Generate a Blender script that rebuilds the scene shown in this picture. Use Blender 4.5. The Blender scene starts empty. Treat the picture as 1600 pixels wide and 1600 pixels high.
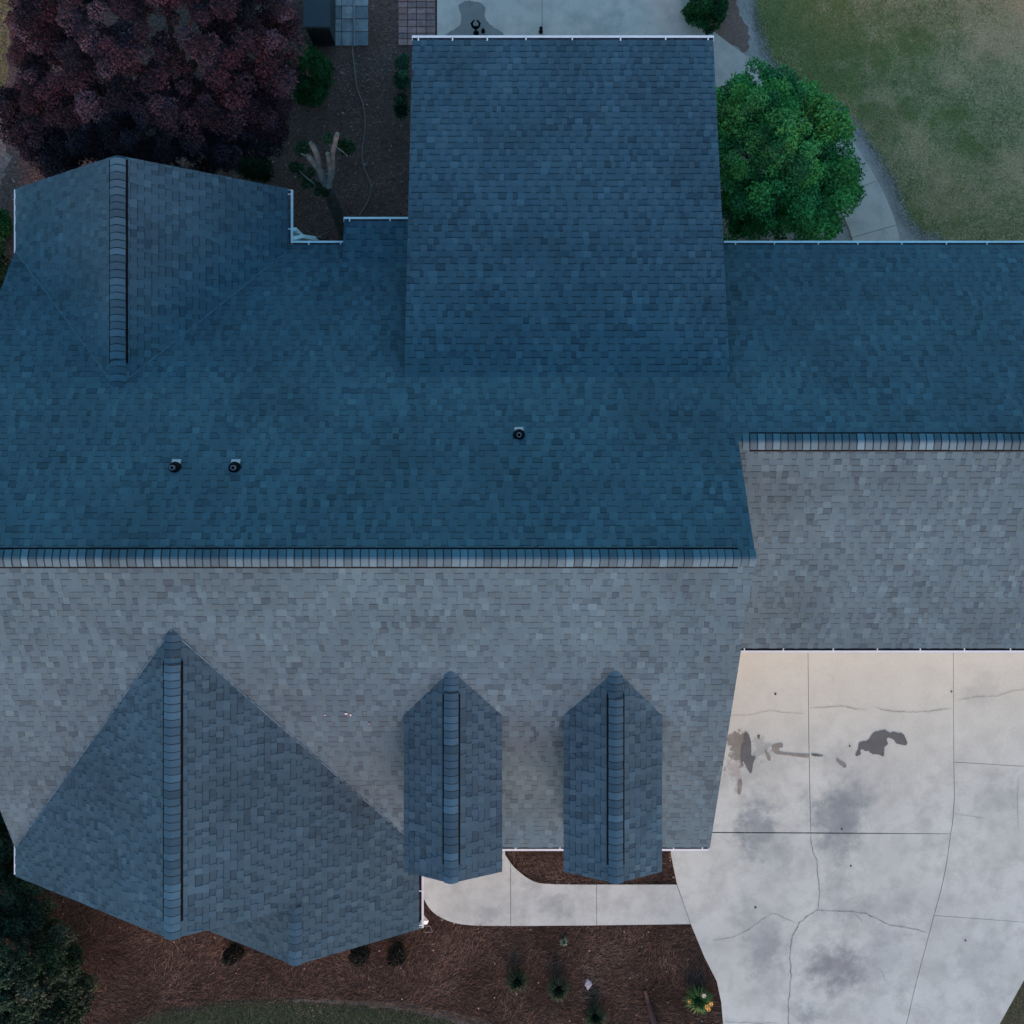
import bpy, math, random
import numpy as np
from mathutils import Vector
scene = bpy.context.scene
COL = scene.collection
R = math.radians
# ---------------------------------------------------------------- camera
H, F = 29.4, 1859.0            # camera height above the ground (m), focal length in photo pixels
cam_d = bpy.data.cameras.new('camera'); cam = bpy.data.objects.new('camera', cam_d); COL.objects.link(cam)
cam.location = (0, 0, H); cam.rotation_euler = (0, 0, 0)
cam_d.sensor_width = 36; cam_d.lens = 36 * F / 1600; cam_d.clip_end = 2000; cam_d.clip_start = 0.5
scene.camera = cam
# ---------------------------------------------------------------- world, sun, exposure
SUN_EL, SUN_AZ = 16.5, 173.0     # azimuth clockwise from north (+Y)
w = bpy.data.worlds.new('World'); scene.world = w; w.use_nodes = True
nt = w.node_tree; nt.nodes.clear()
sky = nt.nodes.new('ShaderNodeTexSky'); sky.sky_type = 'NISHITA'; sky.sun_disc = False
sky.sun_elevation = R(SUN_EL); sky.sun_rotation = R(SUN_AZ); sky.ozone_density = 3.2; sky.air_density = 1.0; sky.dust_density = 0.4
bg = nt.nodes.new('ShaderNodeBackground'); bg.inputs[1].default_value = 0.15
wo = nt.nodes.new('ShaderNodeOutputWorld')
tint = nt.nodes.new('ShaderNodeMix'); tint.data_type = 'RGBA'; tint.blend_type = 'MULTIPLY'; tint.inputs[0].default_value = 1.0   # white balance of the sky light
tint.inputs[7].default_value = (0.84, 0.98, 0.95, 1); nt.links.new(sky.outputs[0], tint.inputs[6]); nt.links.new(tint.outputs[2], bg.inputs[0]); nt.links.new(bg.outputs[0], wo.inputs[0])
sd = bpy.data.lights.new('sun', 'SUN'); sd.energy = 2.85; sd.angle = R(38); sd.color = (1.0, 0.42, 0.335)
sun = bpy.data.objects.new('sun', sd); COL.objects.link(sun)
az, el = R(SUN_AZ), R(SUN_EL)
sdir = Vector((math.sin(az) * math.cos(el), math.cos(az) * math.cos(el), math.sin(el)))
sun.rotation_euler = sdir.to_track_quat('Z', 'Y').to_euler()
scene.view_settings.view_transform = 'Standard'; scene.view_settings.look = 'None'
scene.view_settings.exposure = 1.2; scene.view_settings.gamma = 1.0; scene.view_settings.use_curve_mapping = False

rng = random.Random(7)
nr = np.random.default_rng(11)

# ---------------------------------------------------------------- helpers
def G(px, py, z=0.0):
    d = (H - z) / F
    return ((px - 800) * d, (800 - py) * d, z)

def nodes_of(name):
    m = bpy.data.materials.new(name); m.use_nodes = True
    n = m.node_tree; b = n.nodes['Principled BSDF']
    return m, n, b

def nnew(n, t, **kw):
    x = n.nodes.new(t)
    for k, v in kw.items():
        setattr(x, k, v)
    return x

def noise(n, vec, scale, detail=3, rough=0.55):
    t = nnew(n, 'ShaderNodeTexNoise'); t.inputs['Scale'].default_value = scale
    t.inputs['Detail'].default_value = detail; t.inputs['Roughness'].default_value = rough
    n.links.new(vec, t.inputs['Vector']); return t.outputs['Fac']

def maprange(n, v, a, b, c, d, smooth=False):
    t = nnew(n, 'ShaderNodeMapRange')
    if smooth: t.interpolation_type = 'SMOOTHSTEP'
    t.inputs['From Min'].default_value = a; t.inputs['From Max'].default_value = b
    t.inputs['To Min'].default_value = c; t.inputs['To Max'].default_value = d
    n.links.new(v, t.inputs['Value']); return t.outputs['Result']

def mixc(n, fac, a, b, mode='MIX'):
    t = nnew(n, 'ShaderNodeMix', data_type='RGBA', blend_type=mode)
    for i, s in ((0, fac), (6, a), (7, b)):
        if isinstance(s, (int, float)): t.inputs[i].default_value = s
        elif isinstance(s, tuple): t.inputs[i].default_value = (*s[:3], 1)
        else: n.links.new(s, t.inputs[i])
    return t.outputs[2]

def mth(n, op, a, b=None):
    t = nnew(n, 'ShaderNodeMath', operation=op)
    for i, s in enumerate((a, b)):
        if s is None: continue
        if isinstance(s, (int, float)): t.inputs[i].default_value = s
        else: n.links.new(s, t.inputs[i])
    return t.outputs[0]

def bump(n, b, h, strength, dist):
    t = nnew(n, 'ShaderNodeBump'); t.inputs['Strength'].default_value = strength
    t.inputs['Distance'].default_value = dist
    n.links.new(h, t.inputs['Height']); n.links.new(t.outputs[0], b.inputs['Normal'])

def pos_of(n):
    return nnew(n, 'ShaderNodeNewGeometry').outputs['Position']

def simple_mat(name, col, rough=0.6, metal=0.0, var=0.12, scale=6.0, spec=0.5):
    m, n, b = nodes_of(name)
    p = pos_of(n); f = noise(n, p, scale, 4)
    k = maprange(n, f, 0.3, 0.7, 1 - var, 1 + var)
    c = mixc(n, 1.0, col, k, 'MULTIPLY')
    n.links.new(c, b.inputs['Base Color']); b.inputs['Roughness'].default_value = rough
    b.inputs['Metallic'].default_value = metal; b.inputs['Specular IOR Level'].default_value = spec
    return m

def attr_mat(name, rough=0.8, fine=120.0, fine_amt=0.25, coarse=1.2, coarse_amt=0.15, bmp=0.0, spec=0.3, trans=0.0, tint=None):
    m, n, b = nodes_of(name)
    a = nnew(n, 'ShaderNodeVertexColor', layer_name='Col').outputs['Color']
    p = pos_of(n)
    f1 = noise(n, p, fine, 2, 0.6); f2 = noise(n, p, coarse, 3)
    k = mth(n, 'MULTIPLY', maprange(n, f1, 0.25, 0.75, 1 - fine_amt, 1 + fine_amt), maprange(n, f2, 0.3, 0.7, 1 - coarse_amt, 1 + coarse_amt))
    c = mixc(n, 1.0, a, k, 'MULTIPLY')
    if tint is not None:
        f3 = noise(n, p, tint[1], 4)
        c = mixc(n, maprange(n, f3, 0.42, 0.66, 0, tint[2]), c, tint[0])
    n.links.new(c, b.inputs['Base Color'])
    b.inputs['Roughness'].default_value = rough; b.inputs['Specular IOR Level'].default_value = spec
    if bmp: bump(n, b, f1, bmp, 0.004)
    return m

def mesh_obj(name, verts, faces, mat=None, parent=None, cols=None, smooth=False):
    me = bpy.data.meshes.new(name); me.from_pydata(verts, [], faces)
    if mat: me.materials.append(mat)
    if cols is not None:                       # one colour per face
        at = me.color_attributes.new('Col', 'FLOAT_COLOR', 'CORNER')
        cnt = np.array([len(f) for f in faces]); arr = np.ones((cnt.sum(), 4), np.float32)
        arr[:, :3] = np.repeat(np.array(cols, np.float32), cnt, axis=0)
        at.data.foreach_set('color', arr.ravel())
    if smooth:
        me.polygons.foreach_set('use_smooth', [True] * len(me.polygons))
    o = bpy.data.objects.new(name, me); COL.objects.link(o)
    if parent: o.parent = parent
    return o

def quads_obj(name, V, C, mat, parent=None, k=4):
    """V: (n,k,3) array of separate polygons, C: (n,3) colours."""
    n = len(V); me = bpy.data.meshes.new(name)
    me.vertices.add(n * k); me.vertices.foreach_set('co', V.astype(np.float32).ravel())
    me.loops.add(n * k); me.loops.foreach_set('vertex_index', np.arange(n * k, dtype=np.int32))
    me.polygons.add(n); me.polygons.foreach_set('loop_start', np.arange(0, n * k, k, dtype=np.int32))
    me.update(calc_edges=True)
    me.materials.append(mat)
    at = me.color_attributes.new('Col', 'FLOAT_COLOR', 'CORNER')
    arr = np.ones((n * k, 4), np.float32); arr[:, :3] = np.repeat(C, k, axis=0)
    at.data.foreach_set('color', arr.ravel())
    o = bpy.data.objects.new(name, me); COL.objects.link(o)
    if parent: o.parent = parent
    return o

def tag(o, label=None, cat=None, group=None, kind=None):
    if label: o['label'] = label
    if cat: o['category'] = cat
    if group: o['group'] = group
    if kind: o['kind'] = kind
    return o

def empty(name, loc=(0, 0, 0)):
    o = bpy.data.objects.new(name, None); o.empty_display_size = 0.2
    o.location = loc; COL.objects.link(o); return o

def put(o, root):
    """parent a mesh made in world coordinates to a root that stands elsewhere"""
    o.parent = root; o.matrix_parent_inverse = root.matrix_basis.inverted(); return o

class MB:
    def __init__(s): s.v = []; s.f = []
    def prism(s, pts_top, pts_bot):
        a = len(s.v); n = len(pts_top); s.v += [tuple(p) for p in pts_top] + [tuple(p) for p in pts_bot]
        s.f.append(tuple(range(a, a + n))); s.f.append(tuple(range(a + 2 * n - 1, a + n - 1, -1)))
        for i in range(n):
            j = (i + 1) % n; s.f.append((a + i, a + n + i, a + n + j, a + j))
    def slab(s, poly, z0, z1):
        s.prism([(x, y, z1) for x, y in poly], [(x, y, z0) for x, y in poly])
    def box(s, x0, x1, y0, y1, z0, z1):
        s.slab([(x0, y0), (x1, y0), (x1, y1), (x0, y1)], z0, z1)
    def obox(s, c, ax, ay, az):                # centre, three half-axis vectors
        c, ax, ay, az = map(Vector, (c, ax, ay, az))
        t = [c + az + sx * ax + sy * ay for sx, sy in ((-1, -1), (1, -1), (1, 1), (-1, 1))]
        b = [p - 2 * az for p in t]; s.prism(t, b)
    def tube(s, pts, rad, seg=8, cap=True):
        pts = [Vector(p) for p in pts]; a = len(s.v); n = len(pts)
        if not isinstance(rad, (list, tuple)): rad = [rad] * n
        rad = [float(r) for r in rad]; up = Vector((0.3, 0.2, 1)).normalized()
        for i, p in enumerate(pts):
            d = (pts[min(i + 1, n - 1)] - pts[max(i - 1, 0)]).normalized()
            q = up if abs(d.dot(up)) < 0.95 else Vector((1, 0, 0))
            e1 = d.cross(q).normalized(); e2 = d.cross(e1).normalized()
            for k in range(seg):
                t = 2 * math.pi * k / seg
                s.v.append(tuple(p + rad[i] * (math.cos(t) * e1 + math.sin(t) * e2)))
        for i in range(n - 1):
            for k in range(seg):
                k2 = (k + 1) % seg
                s.f.append((a + i * seg + k, a + i * seg + k2, a + (i + 1) * seg + k2, a + (i + 1) * seg + k))
        if cap:
            s.f.append(tuple(a + k for k in range(seg))); s.f.append(tuple(a + (n - 1) * seg + seg - 1 - k for k in range(seg)))
    def lathe(s, c, prof, seg=20):
        a = len(s.v); n = len(prof)
        for r, z in prof:
            for k in range(seg):
                t = 2 * math.pi * k / seg; s.v.append((c[0] + r * math.cos(t), c[1] + r * math.sin(t), c[2] + z))
        for i in range(n - 1):
            for k in range(seg):
                k2 = (k + 1) % seg
                s.f.append((a + i * seg + k, a + i * seg + k2, a + (i + 1) * seg + k2, a + (i + 1) * seg + k))
    def build(s, name, mat, parent=None, smooth=False, cols=None):
        return mesh_obj(name, s.v, s.f, mat, parent, cols, smooth)

def smooth_path(pts, n=6):
    out = []
    P = [pts[0]] + list(pts) + [pts[-1]]
    for i in range(1, len(P) - 2):
        p0, p1, p2, p3 = (np.array(P[i + k], float) for k in (-1, 0, 1, 2))
        for k in range(n):
            t = k / n
            out.append(tuple(0.5 * ((2 * p1) + (-p0 + p2) * t + (2 * p0 - 5 * p1 + 4 * p2 - p3) * t * t + (-p0 + 3 * p1 - 3 * p2 + p3) * t ** 3)))
    out.append(tuple(map(float, pts[-1]))); return out

def in_poly(P, poly):
    x, y = P[:, 0], P[:, 1]; ins = np.zeros(len(P), bool); n = len(poly)
    for i in range(n):
        x0, y0 = poly[i]; x1, y1 = poly[(i + 1) % n]
        c = ((y0 > y) != (y1 > y)) & (x < (x1 - x0) * (y - y0) / ((y1 - y0) or 1e-9) + x0)
        ins ^= c
    return ins

def vnoise(P, scale, seed=0):
    """cheap smooth value noise at 2-D points, 0..1"""
    r = np.random.default_rng(seed); T = r.random((64, 64))
    q = P[:, :2] * scale + 1000.0; i = np.floor(q).astype(int); f = q - i; f = f * f * (3 - 2 * f)
    a = T[i[:, 0] % 64, i[:, 1] % 64]; b = T[(i[:, 0] + 1) % 64, i[:, 1] % 64]
    c = T[i[:, 0] % 64, (i[:, 1] + 1) % 64]; d = T[(i[:, 0] + 1) % 64, (i[:, 1] + 1) % 64]
    return (a * (1 - f[:, 0]) + b * f[:, 0]) * (1 - f[:, 1]) + (c * (1 - f[:, 0]) + d * f[:, 0]) * f[:, 1]

def fbm(P, scale, seed=0):
    return (vnoise(P, scale, seed) + 0.5 * vnoise(P, scale * 2.1, seed + 1) + 0.25 * vnoise(P, scale * 4.3, seed + 2)) / 1.75

# ---------------------------------------------------------------- materials
M_shingle = attr_mat('asphalt_shingle', rough=0.92, fine=160, fine_amt=0.30, coarse=0.7, coarse_amt=0.16, bmp=0.5, spec=0.25)
M_deck = simple_mat('roof_underlay', (0.03, 0.035, 0.04), 0.9)
M_white = simple_mat('white_gutter_paint', (0.68, 0.84, 0.78), 0.35, var=0.06)
M_gut_in = simple_mat('gutter_interior', (0.16, 0.19, 0.22), 0.6, var=0.5, scale=9)
M_gut_dark = simple_mat('gutter_grime', (0.02, 0.028, 0.035), 0.7, var=0.4, scale=9)
M_black = simple_mat('black_plastic', (0.004, 0.005, 0.007), 0.8, spec=0.1)
M_wall = simple_mat('painted_siding', (0.45, 0.44, 0.42), 0.7)
M_galv = simple_mat('galvanised_flashing', (0.30, 0.32, 0.34), 0.5, metal=0.3, var=0.25, scale=30)
M_pipe = simple_mat('grey_pipe', (0.17, 0.19, 0.2), 0.6)
M_bark = attr_mat('bark', rough=0.9, fine=40, fine_amt=0.4, coarse=6, coarse_amt=0.3, bmp=0.6, spec=0.2)
M_leaf = attr_mat('leaves', rough=0.7, fine=20, fine_amt=0.15, coarse=1.5, coarse_amt=0.15, spec=0.12)
M_straw = attr_mat('straw', rough=0.9, fine=30, fine_amt=0.2, coarse=0.8, coarse_amt=0.35, spec=0.15)
M_blade = attr_mat('grass_blade', rough=0.8, fine=30, fine_amt=0.2, coarse=0.7, coarse_amt=0.2, spec=0.15)
M_crack = simple_mat('crack_shade', (0.17, 0.18, 0.18), 0.95, var=0.5, scale=9)
M_joint = simple_mat('joint_filler', (0.05, 0.05, 0.055), 0.95)

# ================================================================ HOUSE
house = tag(empty('house', (0, 0, 0)), 'large house under blue-grey asphalt shingle roofs with white gutters and two small dormers', 'house')

zr, p, Yr = 8.3, 0.75, -0.818
XL, XR = -10.85, 4.32
EZ = 3.36
def zS(y): return zr - p * (Yr - y)
def zN(y): return zr - p * (y - Yr)
EV = 0.085                                       # how far the shingles stop short of the gutter lip

BLUE = np.array((0.047, 0.103, 0.125))
EXPO = 0.147
cells = []                                       # every shingle: (section, verts, faces, cols, size)

def clip(poly, a, b, c):                         # keep a*u+b*v<=c
    out = []
    for i in range(len(poly)):
        P, Q = poly[i], poly[(i + 1) % len(poly)]
        dp = a * P[0] + b * P[1] - c; dq = a * Q[0] + b * Q[1] - c
        if dp <= 0: out.append(P)
        if (dp < 0 < dq) or (dq < 0 < dp):
            t = dp / (dp - dq); out.append((P[0] + t * (Q[0] - P[0]), P[1] + t * (Q[1] - P[1])))
    return out

def clip_convex(poly, cv):
    n = len(cv)
    for i in range(n):
        x0, y0 = cv[i]; x1, y1 = cv[(i + 1) % n]
        a, b = (y1 - y0), -(x1 - x0)
        poly = clip(poly, a, b, a * x0 + b * y0)
        if len(poly) < 3: return []
    return poly

def area2(poly):
    return 0.5 * sum(poly[i][0] * poly[(i + 1) % len(poly)][1] - poly[(i + 1) % len(poly)][0] * poly[i][1] for i in range(len(poly)))

def shingle_plane(section, O, U, W, polys3, seed, skip=None):
    """O on the eave line, U along the eave, W upslope (plan direction + rise); polys3: convex polygons as 3-D points"""
    O, U, W = Vector(O), Vector(U).normalized(), Vector(W).normalized()
    N = U.cross(W).normalized()
    if N.z < 0: N = -N
    P2 = []
    for poly in polys3:
        q = [((Vector(a) - O).dot(U), (Vector(a) - O).dot(W)) for a in poly]
        if area2(q) < 0: q.reverse()
        P2.append(q)
    umin = min(a[0] for q in P2 for a in q); umax = max(a[0] for q in P2 for a in q)
    vmin = min(a[1] for q in P2 for a in q); vmax = max(a[1] for q in P2 for a in q)
    rr = random.Random(seed)
    k0, k1 = math.floor(vmin / EXPO), math.ceil(vmax / EXPO)
    for k in range(k0, k1):
        v0, v1 = k * EXPO, (k + 1) * EXPO
        u = umin - rr.random() * 0.4; tab = rr.random() < 0.5; tone = 0
        while u < umax:
            wd = rr.choice((0.10, 0.125, 0.15, 0.175)) * rr.uniform(0.85, 1.15) if tab else rr.choice((0.09, 0.115, 0.15, 0.20)) * rr.uniform(0.85, 1.15)
            r = rr.random()
            if tab: s = rr.uniform(0.97, 1.09) if r > 0.13 else rr.uniform(1.12, 1.28)
            else: s = rr.uniform(0.86, 0.98) if r > 0.10 else rr.uniform(0.64, 0.78)
            if r > 0.93: s = rr.uniform(0.7, 0.82)
            hue = rr.uniform(-0.03, 0.03) + 0.10 * (s - 1)
            col = (BLUE[0] * s * (1 + hue), BLUE[1] * s, BLUE[2] * s * (1 - hue))
            h = 0.015 if tab else 0.007
            skw = rr.uniform(-0.008, 0.008)
            for q in P2:
                c = clip_convex([(u, v0), (u + wd, v0), (u + wd + skw, v1), (u + skw, v1)], q)
                if len(c) < 3: continue
                A = area2(c)
                if A < 2e-4: continue
                cu = sum(a[0] for a in c) / len(c); cvv = sum(a[1] for a in c) / len(c)
                ctr = O + U * cu + W * cvv
                if abs(ctr.x) > 13.5 or (skip and skip(ctr.x, ctr.y)): continue
                def lift(a, b): return h * (1 - (b - v0) / EXPO) + (0.018 if 'gable' in section or 'dormer' in section else 0.004)
                def P(a, b, z): return tuple(O + U * a + W * b + N * z)
                V = []; Fc = []; Cc = []
                butt_shade = 0.026 if not tab else 0.006  # shadow under the course above, painted into the upslope edge
                lo = clip(c, 0, 1, v1 - butt_shade); hi = clip(c, 0, -1, -(v1 - butt_shade))
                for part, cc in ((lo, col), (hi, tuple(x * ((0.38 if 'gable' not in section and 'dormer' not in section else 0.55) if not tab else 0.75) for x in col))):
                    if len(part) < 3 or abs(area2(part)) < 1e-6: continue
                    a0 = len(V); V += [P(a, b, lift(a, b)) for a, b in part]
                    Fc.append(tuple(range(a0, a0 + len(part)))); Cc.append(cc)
                n = len(c); a0 = len(V)
                V += [P(a, b, lift(a, b)) for a, b in c] + [P(a, b, -0.002) for a, b in c]
                for i in range(n):
                    j = (i + 1) % n
                    if c[i][1] > v1 - 1e-5 and c[j][1] > v1 - 1e-5: continue
                    Fc.append((a0 + i, a0 + n + i, a0 + n + j, a0 + j)); Cc.append(col)
                D = H - ctr.z
                X, Y = 800 + F * ctr.x / D, 800 - F * ctr.y / D
                vis = (A * (F / D) ** 2 * N.z) if (10 < X < 1590 and 10 < Y < 1590 and len(c) == 4) else 0
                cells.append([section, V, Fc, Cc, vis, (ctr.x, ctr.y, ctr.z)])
            u += wd
            tab = not tab if rr.random() < 0.86 else tab

deck_polys = {}
def deck(section, poly3, t=0.11):
    deck_polys.setdefault(section, []).append(poly3)

# --- what hides parts of the main slopes (for leaving out shingles nobody can see)
def under_front(x, y):
    if -6.34 <= x <= -1.96: yv = -2.205 - (x + 6.34) * (7.40 - 2.205) / 4.38
    elif -10.9 <= x < -6.34: yv = -2.205 - (-6.34 - x) * (7.40 - 2.205) / 4.56
    else: return False
    return y < yv - 0.25
def under_dormer(x, y):
    for cx in (-1.165, 1.99):
        if abs(x - cx) < 0.78 and -6.9 < y < -4.2: return True
        if abs(x - cx) < 0.5 and -4.3 < y < -3.9: return True
    return False
def under_rear(x, y):
    if -7.82 <= x <= -4.83: yv = 2.449 + (x + 7.82) * (5.77 - 2.449) / 2.99
    elif -10.9 <= x < -7.82: yv = 2.449 + (-7.82 - x) * (5.77 - 2.449) / 3.08
    else: return False
    return y > yv + 0.25
def under_shed(x, y): return -1.8 < x < 4.0 and y > 2.95

yS, yN = -7.40 + EV, 5.94 - EV
# main south slope
q = [(XL, yS, zS(yS)), (XR, yS, zS(yS)), (XR, Yr, zr), (XL, Yr, zr)]
shingle_plane('roof', (0, yS, zS(yS)), (1, 0, 0), (0, 1, p), [q], 1, lambda x, y: under_front(x, y) or under_dormer(x, y)); deck('roof', q)
# main north slope (the garage wing's north slope is the same plane)
yG = 1.344; XG1 = 16.0
q1 = [(XL, Yr, zr), (XR, Yr, zr), (XR, yN, zN(yN)), (XL, yN, zN(yN))]
q2 = [(XR, yG, zN(yG)), (XG1, yG, zN(yG)), (XG1, yN, zN(yN)), (XR, yN, zN(yN))]
shingle_plane('roof', (0, yN, zN(yN)), (-1, 0, 0), (0, -1, p), [q1, q2], 2, lambda x, y: under_rear(x, y) or under_shed(x, y)); deck('roof', q1); deck('garage_roof', q2)
# garage south slope
gS = -3.05 + EV
def zG(y): return zN(yG) - p * (yG - y)
q = [(4.1, gS, zG(gS)), (XG1, gS, zG(gS)), (XG1, yG, zN(yG)), (4.1, yG, zN(yG))]
shingle_plane('garage_roof', (0, gS, zG(gS)), (1, 0, 0), (0, 1, p), [q], 3); deck('garage_roof', q)
# front gable
fx, fz, fb, ff = -6.34, 7.26, -2.205, -7.945
pe = (fz - EZ) / (fx - -1.96) * -1; pw = (fz - EZ) / 4.56
fe, fw = -1.96 - EV, -10.9 + EV
def zFE(x): return fz - pe * (x - fx)
def zFW(x): return fz - pw * (fx - x)
def vyE(x): return fb - (x - fx) * (7.40 - 2.205) / 4.38 + 0.06
x2 = -4.365; f2 = -9.10
qa = [(fx, fb + 0.06, fz), (fx, ff, fz), (x2, ff, zFE(x2)), (x2, vyE(x2), zFE(x2))]
qb = [(x2, vyE(x2), zFE(x2)), (x2, f2, zFE(x2)), (fe, f2, zFE(fe)), (fe, vyE(fe), zFE(fe))]
shingle_plane('front_gable_roof', (fe, 0, zFE(fe)), (0, 1, 0), (-1, 0, pe), [qa, qb], 4); deck('front_gable_roof', qa); deck('front_gable_roof', qb)
q = [(fx, fb + 0.06, fz), (fx, ff, fz), (fw, ff, zFW(fw)), (fw, -7.27, zFW(fw))]
shingle_plane('front_gable_roof', (fw, 0, zFW(fw)), (0, -1, 0), (1, 0, pw), [q], 5); deck('front_gable_roof', q)
# small nested gable, west slope
z2 = zFE(x2)
q = [(x2, ff + 0.25, z2), (x2, f2, z2), (-6.6, f2, z2 - 0.89 * 2.235), (-6.6, ff + 0.25, z2 - 0.89 * 2.235)]
shingle_plane('front_gable_roof', (-6.6, 0, z2 - 0.89 * 2.235), (0, -1, 0), (1, 0, 0.89), [q], 6); deck('front_gable_roof', q)
# rear gable
rx, rz, rb, rf = -7.82, 5.85, 2.39, 7.056
rE, rW = -4.83 - EV, -10.9 + EV
prE, prW = (rz - EZ) / 2.99, (rz - EZ) / 3.08
q = [(rx, rb, rz), (rx, rf, rz), (rE, rf, rz - prE * (rE - rx)), (rE, 5.63, rz - prE * (rE - rx))]
shingle_plane('rear_gable_roof', q[2], (0, 1, 0), (-1, 0, prE), [q], 7); deck('rear_gable_roof', q)
q = [(rx, rb, rz), (rx, rf, rz), (rW, rf, rz - prW * (rx - rW)), (rW, 5.63, rz - prW * (rx - rW))]
shingle_plane('rear_gable_roof', q[2], (0, -1, 0), (1, 0, prW), [q], 8); deck('rear_gable_roof', q)
# low rear extension
ye = 6.43 - EV; za, zb = zN(5.38), 3.40
q = [(-3.67, 5.38, za), (-2.0, 5.38, za), (-2.0, ye, zb), (-3.67, ye, zb)]
shingle_plane('porch_roof', q[2], (-1, 0, 0), (0, -(ye - 5.38), za - zb), [q], 9); deck('porch_roof', q)
# central rear shed roof
sy0, sy1 = 2.68, 10.27 - EV; sz0, sz1 = zN(2.68), 3.70
q = [(-2.15, sy0, sz0), (4.345, sy0, sz0), (4.345, sy1, sz1), (-2.15, sy1, sz1)]
shingle_plane('shed_roof', q[2], (-1, 0, 0), (0, -(sy1 - sy0), sz0 - sz1), [q], 10); deck('shed_roof', q)
# dormers
DORM = []
for cx, sec, sd_ in ((-1.165, 'dormer', 21), (1.99, 'dormer.001', 22)):
    hw, dz, ez, yb, yf = 0.955, 6.63, 5.90, -2.99, -7.10
    DORM.append((cx, sec))
    qe = [(cx, yb, dz), (cx, yf, dz), (cx + hw, yf, ez), (cx + hw, -3.96, ez)]
    qw = [(cx, yb, dz), (cx, yf, dz), (cx - hw, yf, ez), (cx - hw, -3.96, ez)]
    shingle_plane(sec, qe[2], (0, 1, 0), (-hw, 0, dz - ez), [qe], sd_); deck(sec, qe, 0.07)
    shingle_plane(sec, qw[2], (0, -1, 0), (hw, 0, dz - ez), [qw], sd_ + 10); deck(sec, qw, 0.07)

# --- decks become the parts, shingles their sub-parts
SEC = {}
sec_names = ['roof', 'garage_roof', 'front_gable_roof', 'rear_gable_roof', 'porch_roof', 'shed_roof', 'dormer', 'dormer.001']
for s in sec_names:
    mb = MB()
    for poly in deck_polys[s]:
        mb.prism([Vector(a) - Vector((0, 0, 0.004)) for a in poly], [Vector(a) - Vector((0, 0, 0.11)) for a in poly])
    if s.startswith('dormer'):
        cx = dict((b, a) for a, b in DORM)[s]
        hw2 = 0.83; zt = 6.63 - 0.73 / 0.955 * hw2 - 0.08
        a = [(cx - hw2, -6.9, 4.0), (cx + hw2, -6.9, 4.0), (cx + hw2, -6.9, zt), (cx, -6.9, 6.53), (cx - hw2, -6.9, zt)]
        b = [(x, -3.6, max(z, 5.2)) for x, y, z in a]
        wall_mb = MB(); wall_mb.prism(a, b)
    o = mb.build(s.split('.')[0], M_deck, house); SEC[s] = o
    if s.startswith('dormer'): wall_mb.build('dormer_wall', M_wall, o)
order = sorted(range(len(cells)), key=lambda i: -cells[i][4])[:300]
big = set(order)
agg = {s: ([], [], []) for s in sec_names}
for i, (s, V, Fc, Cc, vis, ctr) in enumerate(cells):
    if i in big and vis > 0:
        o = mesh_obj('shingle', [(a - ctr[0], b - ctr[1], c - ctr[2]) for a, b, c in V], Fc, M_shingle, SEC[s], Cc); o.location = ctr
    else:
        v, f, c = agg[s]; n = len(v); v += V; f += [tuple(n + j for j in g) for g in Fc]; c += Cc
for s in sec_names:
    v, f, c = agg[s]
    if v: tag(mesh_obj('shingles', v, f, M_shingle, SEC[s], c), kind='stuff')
print('shingle cells', len(cells))

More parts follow.
